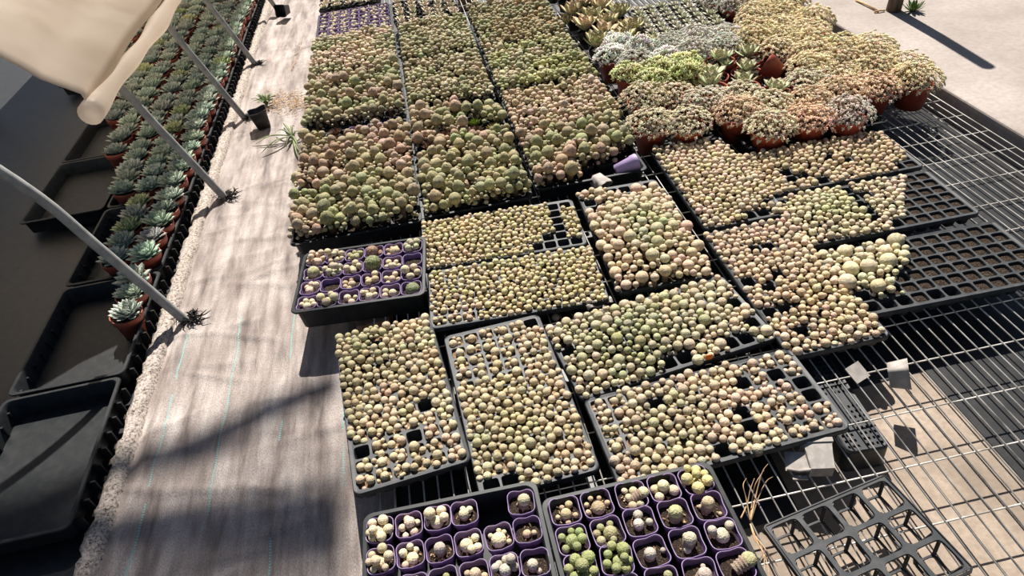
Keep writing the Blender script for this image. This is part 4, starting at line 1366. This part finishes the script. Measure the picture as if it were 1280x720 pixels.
# front trays under the sedums
deep_tray(.925, 2.352, 0, .245, .30, ZT, .055, 'black tray under the two sandy sedum pots before the wire slot', 'nursery_tray', 'trays under the sedums')
deep_tray(1.395, 2.225, math.radians(1.0), .56, .30, ZT, .055, 'black tray under the front three red brown sedum pots', 'nursery_tray', 'trays under the sedums')

# plug tray of small grey rosettes at the far back
TX, TY = 1.325, 3.32
plug_tray(TX, TY, math.radians(-6), .42, .56, 6, 8, .16, 'plug tray of small grey rosettes at the far back of the bench')
rq = rotz(math.radians(-6))
MINI = []
for k in range(3):
    b = MB(); rosette(b, 22, .036, .021, .006, np.array([.95, .95, .92]), np.array([1.05, 1.0, .95]), r, pitch0=1.3, pitch1=.1, curl=.35)
    me = b.mesh('mini_rosette'); me.materials.append(M['leaf']); MINI.append(me)
for i in range(6):
    for j in range(8):
        p = rq @ np.array([-.2 + (i + .5) * .4 / 6, -.27 + (j + .5) * .54 / 8, 0]) + [TX, TY, .163]
        if not in_photo(p, 8): continue
        o = link_mesh('mini_rosette', MINI[r.integers(3)], None); o.location = p; o.rotation_euler = (0, 0, r.uniform(0, 6.28)); s = r.uniform(.9, 1.15); o.scale = (s, s, s)
        o.color = (*(mixc(S(214, 208, 194), S(196, 198, 172), r.uniform())), 1)
        tag(o, 'small grey rosette in the far plug tray', 'succulent', 'small grey rosettes in the far plug tray')

# tipped red pot and the green star rosette near the walkway
root = empty('tipped_pot', (1.475, 2.545, .165), 0, 'tipped over red plastic pot showing its side among the succulents', 'plant pot')
root.rotation_euler = Vector((-.62, .62, .42)).to_track_quat('Z', 'Y').to_euler()
o = link_mesh('pot', pm_r, M['redpot'], root); o.scale = (.72, .72, .8)
p = px_at(1032, 52, .21); potted('star_rosette', (p[0], p[1], zt + .02), 'tuft', S(126, 140, 72), 'bright green star rosette at the sedum edge by the walkway', None, r, 1.15, up=.01)

# rosettes beyond the far purple tray and cacti (top edge of the bench)
for gx in np.arange(-.525, .30, .077):
    for gy in np.arange(4.07, 5.1, .079):
        if gx < -.10 and gy < 4.555: continue
        p = (gx + r.normal(0, .002), gy + r.normal(0, .002), ZT + .003)
        if not in_photo((p[0], p[1], .17), 6): continue
        potted('small_rosette', p, 'big', mixc(GREYP, GREYGR, r.uniform()), 'black pot of grey green rosette at the far end of the cactus trays', 'grey green rosettes at the far end', r, .68, 'potblack')

# tufts in the rear trays
TC = {'g': S(142, 158, 66), 'y': S(160, 146, 84), 'b': S(116, 86, 70)}
for (ti, i, j), k in TUFT.items():
    x0, x1, y0, y1, nx, ny = REAR[ti][:6]
    iw, idp = x1 - x0 - .045, y1 - y0 - .045
    wx, wy = (x0 + x1) / 2 - iw / 2 + (i + .5) * iw / nx, (y0 + y1) / 2 - idp / 2 + (j + .5) * idp / ny
    if k == 'x':
        if ti == 1:
            potted_balls('purple_potted_cactus', (wx, wy, ZT + .004), 0, .064, .066, 'purple', (.010, 3, .008, CREAM, 0, 0, 0), 'purple pot with few cacti at the back of the rosy brown tray', 'purple pots at the back of the rosy brown tray', rP)
        continue
    lab = {'g': 'black pot of bright green spiky rosette among the brown cacti', 'y': 'black pot of yellow green spiky rosette among the brown cacti', 'b': 'black pot of brown spiky rosette among the rosy cacti'}[k]
    potted('spiky_rosette', (wx, wy, ZT + .004), 'tuft', TC[k], lab, {'g': 'bright green spiky rosettes', 'y': 'yellow green spiky rosettes', 'b': 'brown spiky rosettes'}[k], r, .86, 'potblack')

# ------------------------------------------------------------------ loose things
def lying_pot(name, p, rot, mat, w, h, label, cat='plant pot', sq=True):
    root = empty(name, p, 0, label, cat); root.rotation_euler = rot
    if sq: me = square_pot_meshes('loose' + mat, w, h)[0]
    else: me = round_pot_mesh('loose' + mat, w / 2, w * .33, h, .01)[0]
    link_mesh('pot', me, M[mat], root)
    return root


p = at(786, 209, .155); lying_pot('lavender_pot', (.622, 2.100, .132), (0, math.radians(80), math.radians(6)), 'lavender', .058, .085, 'lavender plastic pot lying on its side inside the rosy cactus tray', sq=False)
p = at(742, 222, .14); lying_pot('grey_pot', (p[0] + .01, p[1] + .02, .125), (math.radians(112), math.radians(8), math.radians(28)), 'greypot', .062, .055, 'dusty grey square pot lying at the front of the rosy cactus tray')
# black pots on the mat
p = at(330, 163, .0); lying_pot('black_pot', (p[0], p[1] + .035, .004), (math.radians(-4), math.radians(-6), math.radians(12)), 'potblack', .092, .088, 'empty square black pot standing on the mat at a hoop foot')
p = at(359, 15, .03); lying_pot('black_pot', (p[0], p[1], .05), (math.radians(80), 0, math.radians(-25)), 'potblack', .082, .08, 'black pot lying on its side at the far end of the mat')

# crushed grey pot on the mesh
c0 = np.array([.697, .808, ZB + .0025])
root = empty('crushed_pot', c0, math.radians(-14), 'crushed dusty grey square pot lying on the bare wire mesh', 'plant pot')
root.scale = (.72, .72, .80)
b = MB()
b.loft([np.array([(-.030, -.045, .0), (.040, -.045, .0), (.042, -.042, .036), (-.026, -.040, .030)]),
        np.array([(-.036, .010, .0), (.045, .010, .0), (.047, .010, .047), (-.030, .010, .042)]),
        np.array([(-.038, .040, .0), (.050, .040, .0), (.052, .040, .053), (-.034, .040, .049)]),
        np.array([(-.042, .0405, -.001), (.054, .0405, -.001), (.056, .0405, .057), (-.038, .0405, .053)]),
        np.array([(-.042, .056, -.001), (.054, .056, -.001), (.056, .056, .058), (-.038, .056, .054)]),
        np.array([(-.036, .056, .004), (.048, .056, .004), (.050, .056, .052), (-.032, .056, .048)]),
        np.array([(-.030, -.036, .004), (.036, -.036, .004), (.036, -.036, .031), (-.024, -.036, .026)])], cap0=True, cap1=True)
o = b.build('pot_body', M['greypot'], root, smooth=False)
b = MB()
Mx = np.eye(4); Mx[:3, :3] = np.array(Euler((math.radians(14), math.radians(-6), math.radians(-8))).to_matrix()); Mx[:3, 3] = (-.058, -.006, .022)
b.box((-.036, -.032, -.001), (.034, .030, .001), Mx)
Mx2 = Mx.copy(); Mx2[:3, 3] += [0, -.002, 0]
b.tube([(-.094, -.030, .016), (-.060, -.040, .020), (-.024, -.038, .024)], .0045, 8)
b.build('torn_flap', M['greypot'], root, smooth=False)
b = MB(); b.box((-.080, -.058, .0), (-.034, -.044, .004)); b.build('broken_strip', M['greypot'], root, smooth=False)

# broken grey pieces at the tray corner
p = at(1098, 466, .10)
root = empty('broken_pot', (p[0], p[1], ZB + .002), math.radians(20), 'broken grey pot pieces under the overflowing corner tray', 'plant pot')
b = MB(); b.loft([rrect(.05, .05, .008, 0, 3), rrect(.062, .062, .009, .045, 3), rrect(.058, .058, .009, .045, 3), rrect(.046, .046, .008, .002, 3)], cap0=True, cap1=True)
o = b.build('pot_body', M['greypot'], root); o.rotation_euler = (math.radians(70), math.radians(20), math.radians(35)); o.location = (.01, -.02, .028)
b = MB(); b.box((-.055, .015, 0), (-.008, .06, .003)); o = b.build('loose_side', M['greypot'], root, smooth=False); o.rotation_euler = (math.radians(24), 0, 0)

# black perforated tray under the wire mesh
root = empty('perforated_tray', (.850, .975, -.013), math.radians(-3), 'black perforated tray upside down beneath the wire mesh', 'tray')
b = MB()
W_, D_, H_ = .11, .31, .072
nx, ny = 8, 18
b.loft([rrect(W_, D_, .018, 0, 4), rrect(W_ - .004, D_ - .004, .018, H_ - .006, 4), rrect(W_ - .012, D_ - .012, .016, H_, 4), rrect(W_ - .02, D_ - .02, .014, H_ - .001, 4)], cap0=False)
px_, py_ = (W_ - .02) / nx, (D_ - .02) / ny
for i in range(nx):
    for j in range(ny):
        cx, cy = -(W_ - .02) / 2 + (i + .5) * px_, -(D_ - .02) / 2 + (j + .5) * py_
        q = lambda k, z: np.array([(cx - px_ * k, cy - py_ * k, z), (cx + px_ * k, cy - py_ * k, z), (cx + px_ * k, cy + py_ * k, z), (cx - px_ * k, cy + py_ * k, z)])
        hole = i not in (3,) and j not in (8, 9)
        if hole: b.loft([q(.5, H_ - .001), q(.24, H_ - .001), q(.24, H_ - .006)])
        else: b.add(q(.5, H_ - .001), [(0, 1, 2, 3)])
b.build('tray_shell', M['plug'], root, smooth=False)

# open grid carrier tray in the near corner
root = empty('carrier_tray', (.669, .583, ZB + .003), math.radians(9.8), 'empty black carrier tray with an open grid of square holes', 'tray')
b = MB(); bl = MB()
NX, NY, CP = 4, 3, .0735
H_ = .046
ow, od = NX * CP, NY * CP
for i in range(NX):
    for j in range(NY):
        cx, cy = -ow / 2 + (i + .5) * CP, -od / 2 + (j + .5) * CP
        N = 24
        a = np.arange(N) * 2 * np.pi / N + np.pi / 4
        ca, sa = np.cos(a), np.sin(a)
        k = np.maximum(np.abs(ca), np.abs(sa)); sqr = np.stack([ca / k, sa / k], 1)
        pw_ = 6.0; sup = np.stack([np.sign(ca) * np.abs(ca) ** (2 / pw_), np.sign(sa) * np.abs(sa) ** (2 / pw_)], 1)
        z = lambda q, h: np.concatenate([q + [cx, cy], np.full((N, 1), h)], 1)
        b.loft([z(sqr * CP / 2, H_ - .004), z(sqr * CP / 2, H_), z(sup * CP * .435, H_), z(sup * CP * .427, H_ - .005), z(sup * CP * .44, H_ - .005)])
        # lower ring and corner straps of each cup
        bl.loft([z(sup * CP * .345, .0), z(sup * CP * .345, .005), z(sup * CP * .29, .005), z(sup * CP * .29, .0), z(sup * CP * .345, .0)])
        for sx, sy in ((1, 1), (1, -1), (-1, 1), (-1, -1)):
            p0 = np.array([cx + sx * CP * .30, cy + sy * CP * .30, .003]); p1 = np.array([cx + sx * CP * .395, cy + sy * CP * .395, H_ - .003])
            bl.tube([p0, p1], .0042, 6)
b.loft([rrect(ow + .004, od + .004, .006, H_ - .004, 4), rrect(ow + .004, od + .004, .006, H_ + .001, 4), rrect(ow + .010, od + .010, .010, H_, 4), rrect(ow + .012, od + .012, .010, H_ - .010, 4), rrect(ow + .008, od + .008, .010, H_ - .010, 4)])
b.build('grid_top', M['plug'], root, smooth=False)
bl.build('cup_straps', M['plug'], root, smooth=False)

# dry grass, straw, weeds
def strands(name, mat, label, cat, root_p, curves, rad):
    b = MB()
    for c in curves:
        P = spline(c, 6); n = len(P)
        b.tube(P - np.array(root_p), np.linspace(rad, rad * .25, n), 6)
    o = b.build(name, M[mat]); o.location = root_p; tag(o, label, cat); return o


gz = ZB + .004
def gp(px, py, z): return at(px, py, z)
base = gp(938, 652, gz)
strands('dry_grass', 'straw', 'tuft of dry tan grass blades standing on the wire mesh', 'grass tuft', base, [
    [base, gp(946, 615, .10), gp(953, 590, .13), gp(960, 580, .14)],
    [base, gp(948, 622, .09), gp(958, 602, .11), gp(966, 596, .115)],
    [base, gp(933, 625, .10), gp(929, 607, .12), gp(933, 598, .12)],
    [base, gp(940, 630, .08), gp(944, 606, .12), gp(955, 588, .13)],
    [gp(926, 648, gz), gp(934, 630, .09), gp(938, 612, .11), gp(943, 598, .12)]], .0019)
b2 = gp(938, 655, gz)
strands('straw_stalk', 'straw', 'long straw stalks lying from the dry grass toward the camera', 'straw', b2, [
    [b2, gp(948, 680, .085), gp(958, 700, .085), gp(962, 725, .085)],
    [b2, gp(944, 675, .085), gp(954, 690, .085), gp(956, 722, .085)],
    [gp(942, 668, gz), gp(955, 684, .085), gp(972, 708, .085)]], .0017)
rs = np.random.default_rng(66)
# straw litter on the mat
b = MB()
o0 = at(360, 130, 0)
for k in range(420):
    px = 330 + 62 * rs.uniform() ** .9; py = rs.normal(127, 6) if rs.uniform() < .8 else rs.uniform(112, 150)
    p = at(px, py, .007); a = rs.uniform(0, 6.28); L = rs.uniform(.006, .022)
    d = np.array([math.cos(a) * L, math.sin(a) * L, rs.normal(0, .002)])
    b.tube([p - d / 2 - o0, p + d / 2 - o0], rs.uniform(.0008, .002), 4)
for k in range(60):
    t_ = rs.uniform(); p = at(379 - 14 * t_ + rs.normal(0, 1.2), 42 + 45 * t_, .007); a = rs.uniform(1, 2); L = rs.uniform(.01, .03)
    d = np.array([math.cos(a) * L, math.sin(a) * L, 0]); b.tube([p - d / 2 - o0, p + d / 2 - o0], .0011, 4)
o = b.build('straw_litter', M['straw']); o.location = o0; tag(o, 'scattered straw litter across the mat behind the black pot', 'straw', None, 'stuff')
# uprooted weed on the mat
q0 = at(366, 170, .012)
cv = []
for dx, dy in ((-52, 8), (-40, 22), (-22, -4), (-12, -16), (2, -12), (12, -4), (18, 2), (8, 16), (-8, 14), (6, 26), (-46, 10), (-24, 10), (-6, 8)):
    e = at(366 + dx, 170 + dy, .012); mpt = (q0 + e) / 2 + [0, 0, rs.uniform(.008, .03)]
    cv.append([q0, mpt, e])
b = MB()
for c in cv:
    P = spline(c, 5); n = len(P); wv = np.sin(np.linspace(.15, 3.0, n)) * .0052 + .0008
    T = np.gradient(P, axis=0); T /= np.linalg.norm(T, axis=1)[:, None]; sd = np.cross(T, [0, 0, 1.0])
    L1, L2, up = P + sd * wv[:, None], P - sd * wv[:, None], P + [0, 0, .0015]
    V = np.concatenate([L1, up, L2]) - q0
    F = [(i, i + 1, n + i + 1, n + i) for i in range(n - 1)] + [(n + i, n + i + 1, 2 * n + i + 1, 2 * n + i) for i in range(n - 1)] + [(2 * n + i, 2 * n + i + 1, i + 1, i) for i in range(n - 1)]
    b.add(V, F)
o = b.build('pulled_weed', M['blade']); o.location = q0; tag(o, 'pulled green weed wilting on the mat in front of the black pot', 'weed')
# low weed behind the black pot
q0 = at(334, 132, 0.0)
b = MB()
for k in range(26):
    a = rs.uniform(0, 6.28); L = rs.uniform(.03, .07)
    P = spline([np.zeros(3), np.array([math.cos(a) * L * .5, math.sin(a) * L * .5, L * .7]), np.array([math.cos(a) * L, math.sin(a) * L, L * .75])], 4)
    n = len(P); wv = np.sin(np.linspace(.2, 3.0, n)) * .006 + .0006
    T = np.gradient(P, axis=0); sd = np.cross(T, [0, 0, 1.0]); sd /= np.linalg.norm(sd, axis=1)[:, None] + 1e-9
    V = np.concatenate([P + sd * wv[:, None], P + [0, 0, .0015], P - sd * wv[:, None]])
    F = [(i, i + 1, n + i + 1, n + i) for i in range(n - 1)] + [(n + i, n + i + 1, 2 * n + i + 1, 2 * n + i) for i in range(n - 1)] + [(2 * n + i, 2 * n + i + 1, i + 1, i) for i in range(n - 1)]
    b.add(V, F)
o = b.build('low_weed', M['blade']); o.location = q0; tag(o, 'low green weed growing behind the empty black pot', 'weed')
# dead leaf, fallen ball, orange tag, plastic scrap
p = at(694, 392, .10)
o = link_mesh('fallen_cactus_ball', BALL_ME[1], None); o.location = (p[0], p[1], ZB + .012); o.scale = (.0115, .0115, .012); o.color = (*mixc(BEIGE, PINKISH, .3), 1)
tag(o, 'single cactus ball fallen in the gap between two plug trays', 'cactus')
p = at(886, 446, .14)
mb = MB(); mb.box((-.008, -.002, -.006), (.008, .002, .012)); o = mb.build('plant_tag', M['orange'], smooth=False); o.location = (p[0], p[1], .137); tag(o, 'small orange plant tag among the green grey cacti', 'plant tag')
p = at(749, 384, .10)
V, F = heightgrid(-.042, .042, -.010, .010, 18, 6, lambda X, Y: .006 * np.sin(X * 140 + Y * 90) + .004 * np.cos(Y * 400))
mb = MB(); mb.add(V, F); o = mb.build('plastic_scrap', M['greypot']); o.location = (p[0], p[1], ZB + .045); o.rotation_euler = (0, 0, math.radians(14)); sm = o.modifiers.new('thick', 'SOLIDIFY'); sm.thickness = .001
tag(o, 'crumpled grey plastic scrap in the gap above the heaped tray', 'plastic scrap')
# post and plants on the walkway
p = at(1112, 14, .10)
mb = MB(); mb.tube([(0, 0, 0), (.03, .02, .5), (.05, .05, 1.0)], [.035, .032, .03], 12)
o = mb.build('wooden_post', M['wood']); o.location = (p[0] + .02, p[1], .098); tag(o, 'weathered grey post standing on the concrete walkway', 'post')
b = MB(); rosette(b, 26, .07, .02, .003, np.array([.9, .9, .9]), np.array([1, 1, 1]), rs, pitch0=1.4, pitch1=.3, wide=.4)
o = b.build('walkway_weed', M['leaf']); o.location = (p[0] + .09, p[1] - .05, .10); o.color = (*S(96, 120, 60), 1); tag(o, 'small green weed at the foot of the grey post', 'weed')
for k, (pa, pb, nm, lab) in enumerate((((1070, 0), (1098, 14), 'twig', 'thin pale stick lying on the walkway pointing at the post'), ((1093, 15), (1106, 13), 'twig', 'short pale stick at the foot of the grey post'))):
    a, c = at(*pa, .106), at(*pb, .106)
    mb = MB(); mb.tube([a - a, (c - a) / 2 + [0, 0, .004], c - a], .005, 6); o = mb.build(nm, M['straw']); o.location = a; tag(o, lab, 'stick')
